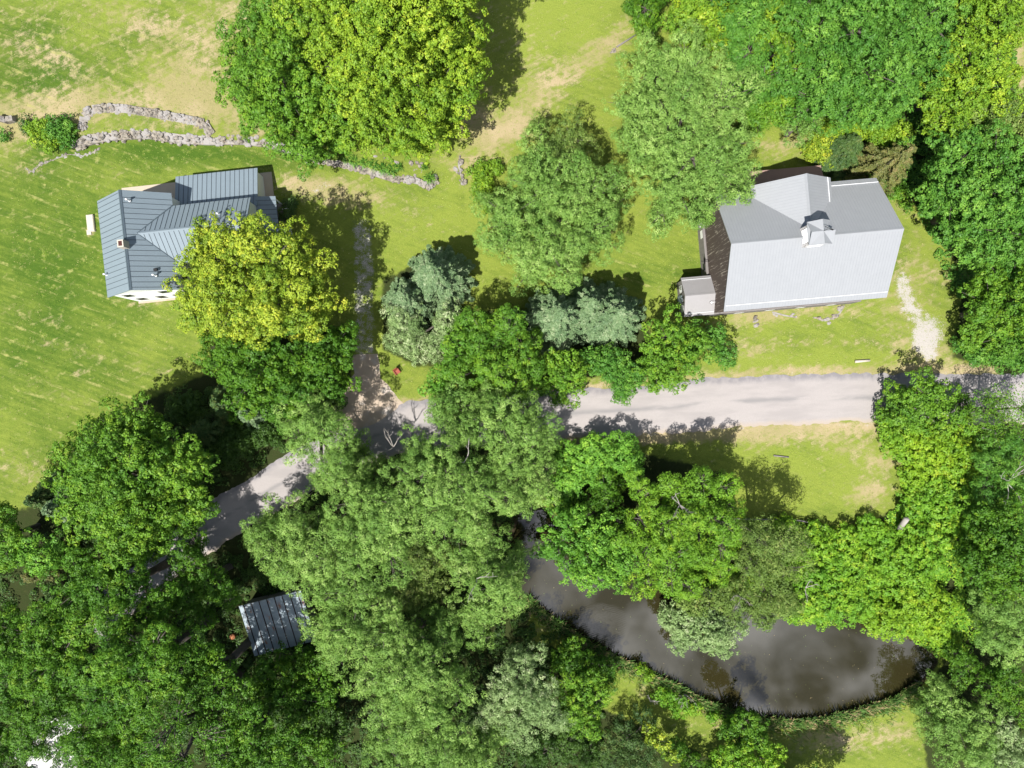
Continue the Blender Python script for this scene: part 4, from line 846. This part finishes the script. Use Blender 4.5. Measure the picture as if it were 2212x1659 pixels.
# --- right of the barn
T('oak_tree', 'maple', 'ash', [(2080, 330, 60, 10), (2150, 360, 70, 11), (2060, 400, 62, 9.5), (2140, 430, 75, 11), (2200, 400, 70, 11), (2090, 490, 62, 8.5), (2170, 500, 62, 9), (2040, 450, 34, 6), (2120, 545, 40, 5.5), (2200, 550, 50, 7), (2010, 410, 26, 6), (2030, 360, 34, 8), (2260, 470, 70, 9)],
  'largest dark green tree right of the barn, overhanging the right edge', group='trees right of the barn')
T('oak_tree', 'maple', 'grn', [(2135, 655, 52, 6.5), (2190, 660, 60, 8), (2110, 700, 38, 4.5), (2175, 725, 50, 6), (2120, 620, 28, 5), (2240, 700, 60, 7), (2100, 740, 26, 3), (2160, 600, 34, 7), (2200, 610, 40, 8)],
  'green tree at the right edge just north of the gravel road', group='trees right of the barn')
T('roadside_tree', 'shrub', 'ash', [(2080, 745, 22, 2), (2110, 770, 24, 2), (2160, 775, 28, 2.5), (2200, 780, 26, 2.5)], 'low green shrubbery edging the gravel road at the right', 'bush', trunk=False)
# --- blue spruces and mixed row above the road
conifer('blue_spruce', 'blu', 930, 575, 11, 4.2, 'tall blue-grey spruce nearest the shaded driveway', 'spruce', 'blue spruces in the row above the road', nb=250, droop=.2, ll=.30, lw=.10, dn=1.3)
conifer('blue_spruce', 'blu', 868, 635, 8.5, 3.4, 'smaller grey-green spruce leaning toward the driveway edge', 'spruce', 'blue spruces in the row above the road', nb=180, droop=.2, ll=.30, lw=.10, dn=1.25)
T('silver_tree', 'willow', 'wil2', [(870, 700, 45, 4.5), (900, 740, 40, 3.5), (850, 735, 34, 3), (940, 740, 36, 4), (960, 690, 34, 5)], 'pale greyish thin-leaved tree below the spruces by the driveway', dens=.9)
T('roadside_tree', 'ash', 'grn', [(1040, 715, 52, 8), (1100, 715, 50, 8.5), (1000, 770, 48, 7), (1070, 790, 62, 8), (1130, 770, 48, 7), (1110, 830, 44, 5.5), (1050, 845, 40, 5), (960, 830, 26, 5), (1150, 730, 26, 6)],
  'green tree with upswept boughs in the middle of the row above the road', group='trees in the row above the road')
T('maple_tree', 'maple', 'vind', [(1000, 700, 24, 7), (990, 740, 30, 7), (975, 790, 30, 6), (940, 830, 28, 5.5), (970, 850, 26, 5)], 'lime green broad-leaved tree on the left flank of the green row', group='trees in the row above the road')
conifer('blue_spruce', 'blu', 1095, 688, 9, 1.9, 'slender blue spruce tip poking out above the green row', 'spruce', 'blue spruces in the row above the road', nb=120, ll=.3, lw=.1, dn=1.2)
conifer('blue_spruce', 'blu', 1212, 672, 11, 4.0, 'silver-blue spruce, left of the pair above the gravel road', 'spruce', 'blue spruces in the row above the road', nb=250, droop=.2, ll=.30, lw=.10, dn=1.3)
conifer('blue_spruce', 'blu', 1345, 672, 11.5, 4.3, 'silver-blue spruce, right of the pair above the gravel road', 'spruce', 'blue spruces in the row above the road', nb=250, droop=.2, ll=.30, lw=.10, dn=1.3)
conifer('blue_spruce', 'blu', 1282, 650, 9.5, 3.6, 'dark shaded spruce behind the silver-blue pair', 'spruce', 'blue spruces in the row above the road', nb=220, ll=.3, lw=.1, dn=1.2)
T('roadside_tree', 'maple', 'grn', [(1205, 790, 44, 5.5), (1180, 830, 34, 4), (1235, 825, 34, 4), (1205, 865, 22, 3), (1250, 780, 26, 3.5)], 'small yellow-green tree leaning over the road, left of the pale gravel stretch', group='trees in the row above the road')
T('roadside_tree', 'shrub', 'ash', [(1350, 815, 38, 3.5), (1320, 785, 38, 4), (1345, 855, 22, 2.5), (1285, 780, 32, 3), (1385, 800, 28, 3)], 'small dark-hearted tree dipping over the road below the spruce pair', group='trees in the row above the road')
T('roadside_tree', 'maple', 'grn', [(1440, 725, 46, 6), (1470, 775, 46, 5.5), (1420, 785, 42, 5), (1500, 735, 40, 5), (1445, 825, 28, 3.5), (1410, 830, 22, 3)], 'rounded green tree near the right end of the row above the road', group='trees in the row above the road')
T('roadside_tree', 'maple', 'ash', [(1548, 745, 34, 3.8), (1570, 775, 24, 2.8), (1530, 720, 28, 3.8)], 'last small green tree at the right end of the row above the road', group='trees in the row above the road')
T('pond_shrub', 'shrub', 'dgr', [(985, 880, 22, 1.2), (1005, 860, 24, 1.4), (955, 865, 18, 1), (1020, 885, 18, 1)], 'dark low shrubs behind the faded red chair', 'bush', trunk=False)
# --- lower left
T('maple_tree', 'maple', 'grn', [(230, 950, 58, 9), (300, 930, 58, 9.5), (190, 1010, 60, 9), (270, 1020, 82, 12), (370, 1000, 62, 10.5), (200, 1090, 60, 8.5), (290, 1100, 76, 10.5), (390, 1070, 60, 9), (420, 1000, 36, 8), (330, 1150, 50, 7), (160, 1070, 34, 6), (420, 1110, 40, 7)],
  'big round green maple at the lower edge of the left lawn', group='trees in the lower left wood', dens=1.05)
conifer('dark_spruce', 'con', 460, 870, 7, 3.0, 'dark spruce in shade between the house maples and the road bend', 'spruce', nb=150)
conifer('dark_spruce', 'con', 415, 935, 6, 2.6, 'darkest small spruce touching the big round maple', 'spruce', nb=140)
conifer('blue_spruce', 'blu', 520, 895, 7, 2.3, 'small blue-grey spruce below the dark green maple by the house', 'spruce', nb=150, ll=.28, lw=.1)
T('roadside_tree', 'shrub', 'und', [(560, 930, 40, 2), (500, 960, 40, 2), (450, 990, 30, 2), (400, 880, 40, 2.5), (590, 950, 20, 1.5)], 'shaded hedge of dark shrubs along the upper side of the road bend', 'hedge', trunk=False)
conifer('dark_spruce', 'blu', 95, 1105, 9, 3.2, 'blue-grey spruce at the edge of the lower left wood', 'spruce', nb=170, ll=.28, lw=.09)
conifer('dark_spruce', 'con', 55, 1085, 8, 2.8, 'dark narrow spruce beside the blue-grey one at the left edge', 'spruce', nb=150)
conifer('cedar_tree', 'bro', 50, 1250, 7, 3.2, 'brownish cedar with starry boughs near the left edge', 'cedar', nb=80, droop=.3, dn=.7)
T('roadside_tree', 'maple', 'vind', [(60, 1195, 38, 6), (110, 1200, 40, 6.5), (20, 1180, 34, 6), (160, 1205, 26, 6)], 'light green low tree between the left-edge spruces and the brownish cedar', group='trees in the lower left wood')
T('roadside_tree', 'maple', 'grn', [(5, 1110, 30, 6), (-10, 1160, 50, 7), (10, 1210, 34, 5)], 'green tree cut by the left edge below the lawn', group='trees in the lower left wood')
def wood(lobes, label, mat='dgr', kind='maple', dens=1.0, **k): T('woodland_tree', kind, 'wgr' if mat == 'grn' else mat, lobes, label, group='trees in the lower left wood', dens=dens, **k)
wood([(190, 1260, 60, 11), (270, 1240, 60, 12), (240, 1330, 66, 13), (160, 1330, 48, 10), (330, 1310, 50, 12), (300, 1190, 40, 9)], 'vivid green tree below the big round maple in the lower left wood', 'grn', 'ash')
wood([(400, 1220, 50, 9), (450, 1260, 50, 8.5), (400, 1300, 48, 9), (490, 1290, 34, 7), (420, 1170, 36, 7), (440, 1340, 34, 7)], 'shaded dark green tree left of the corrugated shed', 'dgr', 'ash')
wood([(60, 1370, 62, 11), (130, 1420, 66, 12.5), (50, 1450, 60, 11), (-20, 1420, 60, 10), (110, 1350, 40, 10), (20, 1330, 34, 8)], 'yellowish green tree at the left edge, level with the corrugated shed', 'grn', 'ash')
wood([(250, 1430, 66, 16), (330, 1400, 60, 16), (310, 1480, 62, 16), (220, 1500, 55, 15), (380, 1450, 44, 14)], 'tall green tree in the heart of the lower left wood', 'grn', 'ash')
wood([(430, 1420, 50, 13), (475, 1475, 54, 13), (420, 1500, 48, 13), (465, 1415, 26, 12), (470, 1540, 40, 12)], 'dark green tree below left of the corrugated shed', 'dgr', 'maple', .75)
wood([(590, 1460, 50, 6), (660, 1440, 44, 5.5), (620, 1510, 52, 6.5), (690, 1490, 44, 5.5), (560, 1500, 40, 6)], 'dark green tree right below the corrugated shed', 'dgr', 'maple')
wood([(50, 1540, 60, 11), (-20, 1530, 50, 10), (110, 1520, 55, 12), (40, 1610, 55, 10), (-30, 1620, 60, 10)], 'green tree in the bottom left corner above the pale yard', 'dgr', 'ash')
wood([(195, 1570, 60, 12), (270, 1560, 56, 12.5), (215, 1640, 62, 12), (160, 1610, 34, 11), (300, 1640, 60, 12)], 'green tree just right of the pale yard at the bottom', 'grn', 'ash')
wood([(370, 1560, 58, 16), (430, 1590, 52, 15), (390, 1650, 60, 15), (350, 1600, 48, 15)], 'leafy green tree at the bottom, third from the left corner', 'grn', 'ash', .6, inner=False, gap=.45)
wood([(520, 1560, 50, 13), (560, 1620, 52, 12), (500, 1640, 50, 13)], 'deep shaded maple at the bottom, left of the broad silvery willows', 'dgr', 'maple')
wood([(640, 1590, 44, 6), (690, 1620, 44, 6), (620, 1650, 50, 6.5)], 'dark maple at the bottom touching the broad silvery willows', 'dgr', 'maple')
wood([(690, 1545, 40, 5), (730, 1570, 34, 4.5), (640, 1540, 30, 5)], 'low dark maple wedged beside the lowest silvery willow', 'und', 'maple')
# --- the central mass of willows
def wl(lobes, label, mat='wil', dead=None, dens=1.0): T('willow_tree', 'willow', mat, lobes, label, group='willows around the road bend', dead=dead, dens=dens)
wl([(650, 870, 48, 7), (690, 920, 56, 9), (650, 960, 36, 7), (730, 1000, 50, 8), (700, 1040, 36, 6), (620, 910, 30, 6)], 'upper left willow crossing the road bend below the dark green maple', 'wil', [(690, 1010, 7, 2.2, 3)])
wl([(715, 905, 30, 3.5), (765, 970, 36, 3.5), (800, 1005, 44, 5.5), (760, 1030, 50, 7), (850, 1010, 34, 5), (735, 965, 32, 4.5)], 'willow beside the beige driveway apron', 'wil', [(850, 965, 5.5, 2.2, 4)], .9)
wl([(985, 875, 52, 8), (1060, 870, 55, 8.5), (1000, 930, 55, 9.5), (1090, 930, 65, 10.5), (1155, 920, 46, 8.5), (960, 895, 30, 7), (1125, 880, 40, 8)], 'willow spreading over the middle of the gravel road', 'wil')
wl([(1130, 1000, 50, 9), (1080, 1010, 48, 10), (1150, 1060, 44, 8), (1180, 1010, 30, 7), (1100, 1080, 46, 8.5), (1185, 960, 22, 6)], 'willow standing left of the bright vine mound', 'wil')
wl([(910, 980, 45, 9), (900, 1040, 58, 12), (970, 1030, 62, 12.5), (1030, 1060, 58, 12), (870, 1090, 58, 12), (950, 1100, 62, 12), (1020, 1130, 52, 10)], 'tallest willow in the middle of the picture', 'wil', [(1010, 985, 12, 1.8, 2)])
wl([(780, 1080, 58, 10), (820, 1130, 62, 11.5), (750, 1150, 55, 10), (840, 1190, 55, 11), (770, 1210, 50, 10)], 'willow between the road bend and the tallest middle willow', 'wil')
wl([(580, 1130, 40, 6.5), (630, 1140, 48, 8), (590, 1190, 50, 8), (660, 1190, 58, 10), (610, 1240, 40, 7.5), (690, 1240, 50, 9.5), (545, 1170, 24, 5), (690, 1120, 34, 7)], 'leftmost silvery willow above the corrugated shed', 'wil')
wl([(720, 1300, 50, 9), (770, 1280, 50, 10), (700, 1360, 44, 8), (760, 1360, 58, 10.5), (720, 1410, 40, 7.5), (820, 1310, 44, 9)], 'willow overhanging the right end of the corrugated shed', 'wil')
wl([(1050, 1200, 48, 8), (1000, 1220, 44, 9), (1060, 1270, 56, 9.5), (1110, 1240, 40, 6.5), (1030, 1330, 48, 8), (1095, 1310, 38, 6), (1040, 1385, 28, 5), (1120, 1190, 26, 5)], 'willow with a bare white branch at the left tip of the pond', 'wil', [(1030, 1250, 11.5, 2.6, 2)])
wl([(860, 1370, 52, 10), (830, 1430, 58, 11), (900, 1440, 62, 12), (960, 1390, 44, 9), (790, 1470, 38, 8), (940, 1330, 34, 7)], 'broad silvery willow right below the shed-side willow', 'wil')
wl([(850, 1520, 55, 10), (920, 1520, 60, 11.5), (980, 1480, 52, 10), (880, 1580, 52, 10), (950, 1590, 55, 10.5)], 'broad silvery willow near the bottom of the picture', 'wil')
wl([(820, 1610, 42, 8), (870, 1650, 52, 8.5), (1000, 1640, 58, 9), (930, 1680, 60, 9), (1050, 1600, 40, 7)], 'lowest silvery willow, cut by the bottom edge', 'wil')
wl([(1120, 1430, 44, 6.5), (1090, 1500, 44, 8), (1140, 1500, 50, 8), (1180, 1550, 46, 7), (1110, 1570, 40, 6.5), (1060, 1540, 36, 7)], 'pale willow between the lowest silvery willows and the lime green bush', 'wil2')
wl([(900, 1200, 48, 6), (930, 1270, 46, 5), (880, 1290, 46, 5.5), (950, 1200, 40, 6)], 'low shaded willow in the gap between the taller willows', 'oli', None, .8)
# --- pond side
T('vine_mound', 'vine', 'vind', [(1240, 985, 36, 3.0), (1290, 975, 40, 3.2), (1340, 975, 40, 3.2), (1370, 990, 26, 2.8), (1240, 1030, 42, 3), (1220, 1070, 34, 2.4), (1290, 1015, 40, 3), (1370, 1020, 24, 2.4), (1200, 1000, 24, 2)],
  'bright green vine-smothered mound just below the road', 'vines', trunk=False, dens=1.1)
T('pond_tree', 'maple', 'vind', [(1230, 1130, 40, 6), (1220, 1180, 46, 5.5), (1290, 1160, 46, 6.5), (1280, 1210, 52, 5.5), (1340, 1200, 46, 5.5), (1250, 1230, 34, 4), (1330, 1240, 34, 3.5), (1195, 1090, 24, 4.5), (1180, 1190, 24, 4)],
  'green tree leaning over the left arm of the pond', group='trees above the pond')
T('pond_tree', 'ash', 'dgr', [(1310, 1080, 44, 4.5), (1280, 1110, 40, 4.5), (1330, 1130, 40, 5), (1330, 1050, 26, 3)], 'low dark tree in the shade behind the bright vine mound', group='trees above the pond', dens=.8)
T('pond_tree', 'ash', 'lime', [(1395, 1065, 40, 9.3), (1440, 1130, 46, 10.8), (1400, 1180, 48, 10), (1380, 1120, 34, 9.5), (1450, 1210, 52, 9.5), (1400, 1260, 42, 6), (1480, 1270, 44, 6), (1440, 1050, 28, 9.3), (1350, 1160, 22, 7), (1415, 1095, 48, 8), (1465, 1100, 48, 8.5), (1440, 1100, 44, 5.5)],
  'layered bright green tree with a bare dead limb above the pond, left half', group='trees above the pond', dead=[(1468, 1090, 11, 1.7, 7)])
T('pond_tree', 'ash', 'lime', [(1515, 1035, 38, 10), (1560, 1050, 36, 9.5), (1540, 1120, 48, 10.5), (1560, 1190, 40, 8.5), (1510, 1200, 38, 8), (1480, 1045, 26, 9.5), (1555, 1240, 34, 6), (1520, 1080, 48, 8.5), (1560, 1090, 40, 7.5), (1535, 1100, 44, 5.5)],
  'layered bright green tree above the pond, right half by the shadowed lawn', group='trees above the pond')
T('pond_tree', 'olive', 'oli', [(1640, 1160, 42, 10.5), (1690, 1160, 42, 10.5), (1665, 1180, 46, 8), (1655, 1195, 46, 5.5), (1690, 1190, 34, 6.5), (1725, 1165, 34, 9), (1615, 1150, 30, 9), (1630, 1220, 46, 8), (1700, 1230, 42, 6), (1600, 1280, 44, 5), (1660, 1290, 46, 4.5), (1580, 1330, 30, 3)],
  'sparse olive tree with bare twigs below the rail fence', group='trees above the pond', dead=[(1620, 1160, 7, 1.6, 4), (1740, 1270, 5, 1.4, 3), (1600, 1290, 6, 1.3, 4)], dens=.8)
T('silver_tree', 'shrub', 'wil2', [(1480, 1350, 40, 2.8), (1530, 1360, 44, 3), (1560, 1390, 30, 2), (1450, 1330, 28, 2.4), (1590, 1350, 26, 2.2), (1470, 1385, 26, 1.8)],
  'pale silvery tree hanging over the middle of the pond')
T('pond_shrub', 'shrub', 'oli', [(1500, 1300, 34, 3.5), (1560, 1290, 30, 3.5), (1650, 1330, 30, 2), (1700, 1300, 34, 2.5)], 'olive scrub on the upper bank right of the pale silvery tree', 'bush', trunk=False)
for i, (lb, mt, tx) in enumerate([
    ([(1760, 1180, 50, 1.6), (1800, 1210, 50, 1.8), (1740, 1230, 44, 1.8), (1840, 1180, 44, 1.5), (1880, 1150, 34, 1.2), (1700, 1140, 28, 1), (1760, 1150, 30, 1)], 'vin', 'vine thicket right below the rail fence'),
    ([(1760, 1280, 54, 2.2), (1830, 1290, 56, 2.4), (1770, 1330, 30, 1.4), (1850, 1250, 50, 2.2), (1720, 1320, 36, 1.4)], 'vin', 'vine thicket on the upper bank in the middle of the pond'),
    ([(1910, 1200, 46, 1.4), (1975, 1150, 40, 1.6), (1930, 1240, 46, 1.6), (1985, 1220, 50, 2.6), (1980, 1100, 30, 1.5), (1900, 1160, 30, 1)], 'vin', 'vine thicket around the broken pale tree stump'),
    ([(1900, 1335, 40, 1.4), (1960, 1330, 50, 1.6), (2010, 1320, 50, 2.0), (2030, 1380, 30, 1.4), (1980, 1290, 44, 2.2)], 'viny', 'yellowish vine thicket at the right end of the pond'),
    ([(1960, 900, 42, 3.6), (2010, 860, 50, 4.6), (2050, 900, 46, 4.4), (1940, 860, 34, 3.2), (1990, 820 + 30, 40, 4.6), (1910, 895, 22, 1.6), (2080, 870, 24, 3)], 'grn', 'dark green tree casting its shade on the right stretch of road'),
    ([(1960, 960, 44, 2), (2020, 970, 54, 2.4), (2080, 960, 40, 2.2), (1930, 930, 30, 1.6), (2000, 1030, 50, 2), (2060, 1020, 50, 2.4)], 'viny', 'yellow vine blanket right of the small clearing'),
    ([(1980, 1080, 34, 1.6), (2030, 1090, 50, 2.8), (2080, 1080, 40, 3), (2040, 1140, 50, 3), (1970, 1050, 22, 1.2)], 'vin', 'vine blanket below the yellow one right of the clearing')]):
    T('vine_thicket' if i != 4 else 'roadside_tree', 'vine' if i != 4 else 'maple', mt, lb, tx, 'vines' if i != 4 else 'tree', trunk=(i == 4), flatz=.5 if i != 4 else .95)
T('roadside_tree', 'olive', 'grn', [(2130, 890, 44, 6), (2180, 920, 44, 6.5), (2160, 860, 34, 6), (2210, 880, 40, 6)], 'thin-crowned tree with bare limbs over the road at the right edge', group='trees at the right edge', dens=.55, dead=[(2150, 930, 5, 2.4, 6)])
T('roadside_tree', 'willow', 'ash', [(2160, 1000, 50, 6.5), (2200, 1050, 50, 6.5), (2130, 1050, 36, 5.5), (2190, 970, 40, 6)], 'feathery green tree with a bare grey limb at the right edge', group='trees at the right edge', dead=[(2175, 1040, 8, 2.6, 5)])
T('woodland_tree', 'maple', 'dgr', [(2110, 1150, 38, 5.5), (2170, 1130, 50, 8), (2200, 1190, 50, 9), (2130, 1220, 46, 7), (2190, 1250, 46, 8), (2090, 1200, 28, 5)], 'deep green maple at the right edge below the bare grey limb', group='trees at the right edge')
T('willow_tree', 'willow', 'wil', [(2150, 1310, 48, 6), (2200, 1330, 50, 7), (2160, 1380, 46, 6), (2210, 1400, 46, 6.5), (2120, 1340, 28, 4)], 'bluish green willow at the right edge beside the pond end', group='trees at the right edge')
T('woodland_tree', 'ash', 'dgr', [(2090, 1440, 36, 3.5), (2130, 1480, 40, 4), (2180, 1470, 44, 5), (2060, 1410, 28, 2.5), (2200, 1520, 40, 5)], 'shaded dark tree between the pond end and the lower right willows', group='trees at the right edge', dens=.9)
T('willow_tree', 'willow', 'wil', [(2030, 1500, 40, 3.5), (2000, 1540, 36, 3), (2060, 1550, 50, 5), (2120, 1560, 48, 5), (2050, 1600, 44, 4.5), (2110, 1620, 48, 5)], 'streaky silver-green willow in the lower right corner', group='trees at the right edge')
T('willow_tree', 'willow', 'wil2', [(2180, 1600, 46, 5), (2200, 1650, 50, 5), (2140, 1660, 40, 4.5)], 'pale willow cut by the lower right corner', group='trees at the right edge')
# --- south of the pond
T('pond_tree', 'maple', 'grn', [(1250, 1480, 40, 5.5), (1290, 1510, 34, 4.5), (1240, 1530, 44, 5.5), (1270, 1560, 32, 4), (1210, 1440, 26, 4)], 'lime green tree right of the pale willow at the bottom', group='trees below the pond')
T('pond_tree', 'ash', 'dgr', [(1260, 1430, 34, 4), (1300, 1440, 28, 3), (1320, 1470, 24, 2.5), (1230, 1400, 26, 3)], 'dark tree on the near bank above the lime green one', group='trees below the pond')
T('pond_tree', 'maple', 'dgr', [(1610, 1560, 36, 5.5), (1640, 1590, 30, 4.5), (1600, 1620, 30, 4), (1580, 1580, 22, 3.5)], 'dark green tree standing in the near bank of the pond', group='trees below the pond')
T('pond_tree', 'maple', 'vin', [(1600, 1645, 40, 4.5), (1660, 1640, 30, 3.5), (1560, 1640, 26, 3), (1640, 1680, 40, 4)], 'yellowish tree at the bottom edge below the dark bank tree', group='trees below the pond')
T('pond_tree', 'maple', 'yel', [(1420, 1600, 26, 4), (1440, 1620, 24, 3.5), (1405, 1575, 14, 3.5)], 'small bright yellow tree at the bottom of the picture', group='trees below the pond')
T('pond_tree', 'olive', 'con', [(1350, 1590, 40, 3), (1380, 1640, 44, 3), (1330, 1640, 34, 2.5), (1400, 1550, 28, 2.4)], 'dull grey-green tree left of the small bright yellow one', group='trees below the pond')
T('pond_tree', 'ash', 'dgr', [(1460, 1620, 32, 2.5), (1500, 1655, 36, 2.5), (1545, 1660, 30, 2.2)], 'dark tree right of the small bright yellow one', group='trees below the pond')
T('pond_tree', 'ash', 'und', [(1180, 1620, 40, 3), (1230, 1600, 36, 3), (1140, 1640, 34, 3), (1270, 1640, 30, 2.5)], 'dark tree at the bottom under the pale willow', group='trees below the pond')
T('pond_shrub', 'shrub', 'vin', [(1440, 1508, 22, .9), (1470, 1528, 22, .9), (1425, 1500, 16, 1), (1500, 1532, 16, .8), (1540, 1548, 16, .8), (1575, 1562, 16, .8)], 'light green scrub on the near bank with grey dead twigs', 'bush', trunk=False, dead=[(1480, 1500, .8, 1.5, 6), (1405, 1515, 1.2, 1, 4)])
T('pond_shrub', 'shrub', 'viny', [(1385, 1445, 14, 1.1), (1400, 1460, 12, .9)], 'small rusty-yellow shrub at the water edge', 'bush', trunk=False, dens=.7)
T('pond_shrub', 'shrub', 'ash', [(1740, 1735, 45, 6), (1800, 1750, 50, 7), (1700, 1770, 50, 7), (1765, 1680, 24, 4.5)], 'treetop at the bottom edge shading the small meadow', 'tree')

# stuff nobody could count
def scatter(name, mat, poly, n, z, l, w_, label, cat, up=.8, hz=.3, hole=None, seed=9, line=None, cl=60):
    rg = np.random.default_rng(seed); P = np.array([PX(*p) for p in poly]); lo = P.min(0); hi = P.max(0)
    c = rg.uniform(lo, hi, (n * 3, 2)); ok = poly_sd(c[:, 0], c[:, 1], P) > 0
    if hole is not None: ok &= hole(c[:, 0], c[:, 1])
    c = c[ok][:n]; cr = rg.uniform(.25, .6, len(c)); idx = np.repeat(np.arange(len(c)), cl)
    d = rdir(rg, len(idx), -.2); pos = np.zeros((len(idx), 3)); pos[:, :2] = c[idx] + d[:, :2] * cr[idx, None]
    pos[:, 2] = gheight(pos[:, 0], pos[:, 1]) + z * cr[idx] + d[:, 2] * hz
    pos[:, 2] = np.maximum(pos[:, 2], .03)
    nor = d * .4 + np.array([0, 0, up]) + rg.normal(0, .35, (len(idx), 3)); nor /= np.linalg.norm(nor, axis=1, keepdims=True)
    o = quads_mesh(name, leaf_quads(rg, pos, nor, l, w_), M[mat], None, rg.random(len(idx))); return tag(o, label, cat, kind='stuff')
offroad = lambda x, y: (line_d(x, y, np.array([PX(*p) for p in ROAD])) > 3.3) & (poly_sd(x, y, PW) < -.3)
scatter('undergrowth', 'und', [(-60, 1200), (100, 1150), (420, 840), (760, 860), (700, 1060), (1150, 1040), (1160, 1340), (1300, 1430), (1320, 1700), (-60, 1700)], 3600, .6, .2, .12, 'dark leafy undergrowth on the shaded woodland floor', 'undergrowth', hole=offroad)
scatter('weeds', 'vin', [(1720, 1130), (1880, 1150), (1960, 1080), (1950, 1000), (1890, 920), (2110, 900), (2200, 1000), (2200, 1300), (2060, 1440), (1990, 1390), (1830, 1310), (1700, 1310), (1500, 1260), (1400, 1200), (1440, 1090), (1600, 1125)], 2200, .5, .22, .15, 'leafy green weeds covering the bank between clearing and pond', 'weeds', hole=offroad, seed=4)
scatter('brush', 'ash', [(1600, -40), (2190, -40), (2190, 640), (2060, 640), (1990, 470), (1880, 300), (1640, 270)], 1800, .6, .22, .13, 'low green brush under the grove behind the barn', 'brush', hole=lambda x, y: ~((np.abs((x - 30.2) * .996 + (y - 14.6) * .087) < 10) & (np.abs(-(x - 30.2) * .087 + (y - 14.6) * .996) < 10.5)), seed=6)
# reeds along the water's edge
rg = np.random.default_rng(21); Q = []; tn = []
bank = PW[3:18]
for i in range(len(bank) - 1):
    a, b = bank[i], bank[i + 1]; ln = np.hypot(*(b - a)); m = int(ln * 120); u = rg.random(m)
    nrm = np.array([b[1] - a[1], a[0] - b[0]]) / ln; nrm = nrm if (nrm @ (np.array([cx, cy]) - a)) < 0 else -nrm
    p = a + (b - a) * u[:, None] + nrm * (rg.gamma(2, .36, m) - .55)[:, None]; h = rg.uniform(.5, 1.15, m)
    az = rg.normal(math.radians(60), 1.3, m); d = np.stack([np.cos(az), np.sin(az)], -1) * (h * rg.uniform(.25, .9, m))[:, None]
    base = np.concatenate([p, np.full((m, 1), -.15)], 1); tip = np.concatenate([p + d, (h * .75)[:, None]], 1)
    s_ = np.stack([-np.sin(az), np.cos(az), np.zeros(m)], -1) * .035
    mid = base * .45 + tip * .55 + np.array([0, 0, .12])
    Q += [np.stack([base - s_, base + s_, mid + s_, mid - s_], 1), np.stack([mid - s_, mid + s_, tip + s_ * .15, tip - s_ * .15], 1)]
    tt = rg.random(m); tn += [tt, tt]
tag(quads_mesh('reeds', np.concatenate(Q), M['ree'], None, np.concatenate(tn)), 'green and rusty reeds fringing the near bank of the pond', 'reeds', kind='stuff')
rg = np.random.default_rng(77); c = rg.uniform(PW.min(0), PW.max(0), (1500, 2)); c = c[poly_sd(c[:, 0], c[:, 1], PW) > .3][:220]; pos = np.concatenate([c, np.full((len(c), 1), -.292)], 1)
tag(quads_mesh('floating_leaves', leaf_quads(rg, pos, np.tile([0, 0, 1.], (len(c), 1)), .08, .05), M['ree'], None, rg.random(len(c)) * .4 + .6), 'tiny leaves and specks floating on the pond', 'leaves', kind='stuff')
# tufts that roughen the open lawns
rg = np.random.default_rng(31); n = 150000
c = np.stack([rg.uniform(-58, 58, n), rg.uniform(-43, 43, n)], -1); dxy = np.stack([c[:, 0] * FD / H + 1106, 829.5 - c[:, 1] * FD / H], -1)
dens_ = .35 + .65 * (np.sin(c[:, 0] * .9 + 2 * np.sin(c[:, 1] * .6)) * np.cos(c[:, 1] * 1.3 + np.sin(c[:, 0] * .5)) > .1)
fz = np.zeros(n)
for P in FOREST: fz = np.maximum(fz, poly_sd(c[:, 0], c[:, 1], np.array([PX(*p) for p in P])))
ok = (rg.random(n) < dens_) & (fz < .2) & offroad(c[:, 0], c[:, 1]) & (line_d(c[:, 0], c[:, 1], TRACK) > 1.7)
c = c[ok]; n = len(c); pos = np.concatenate([c, (gheight(c[:, 0], c[:, 1]) + .03)[:, None]], 1)
nor = np.array([0, 0, .8]) + rg.normal(0, .6, (n, 3)); nor /= np.linalg.norm(nor, axis=1, keepdims=True)
tag(quads_mesh('grass', leaf_quads(rg, pos, nor, .17, .05), M['gra'], None, rg.random(n)), 'short grass tufts standing out of the mown lawns', 'grass', kind='stuff')
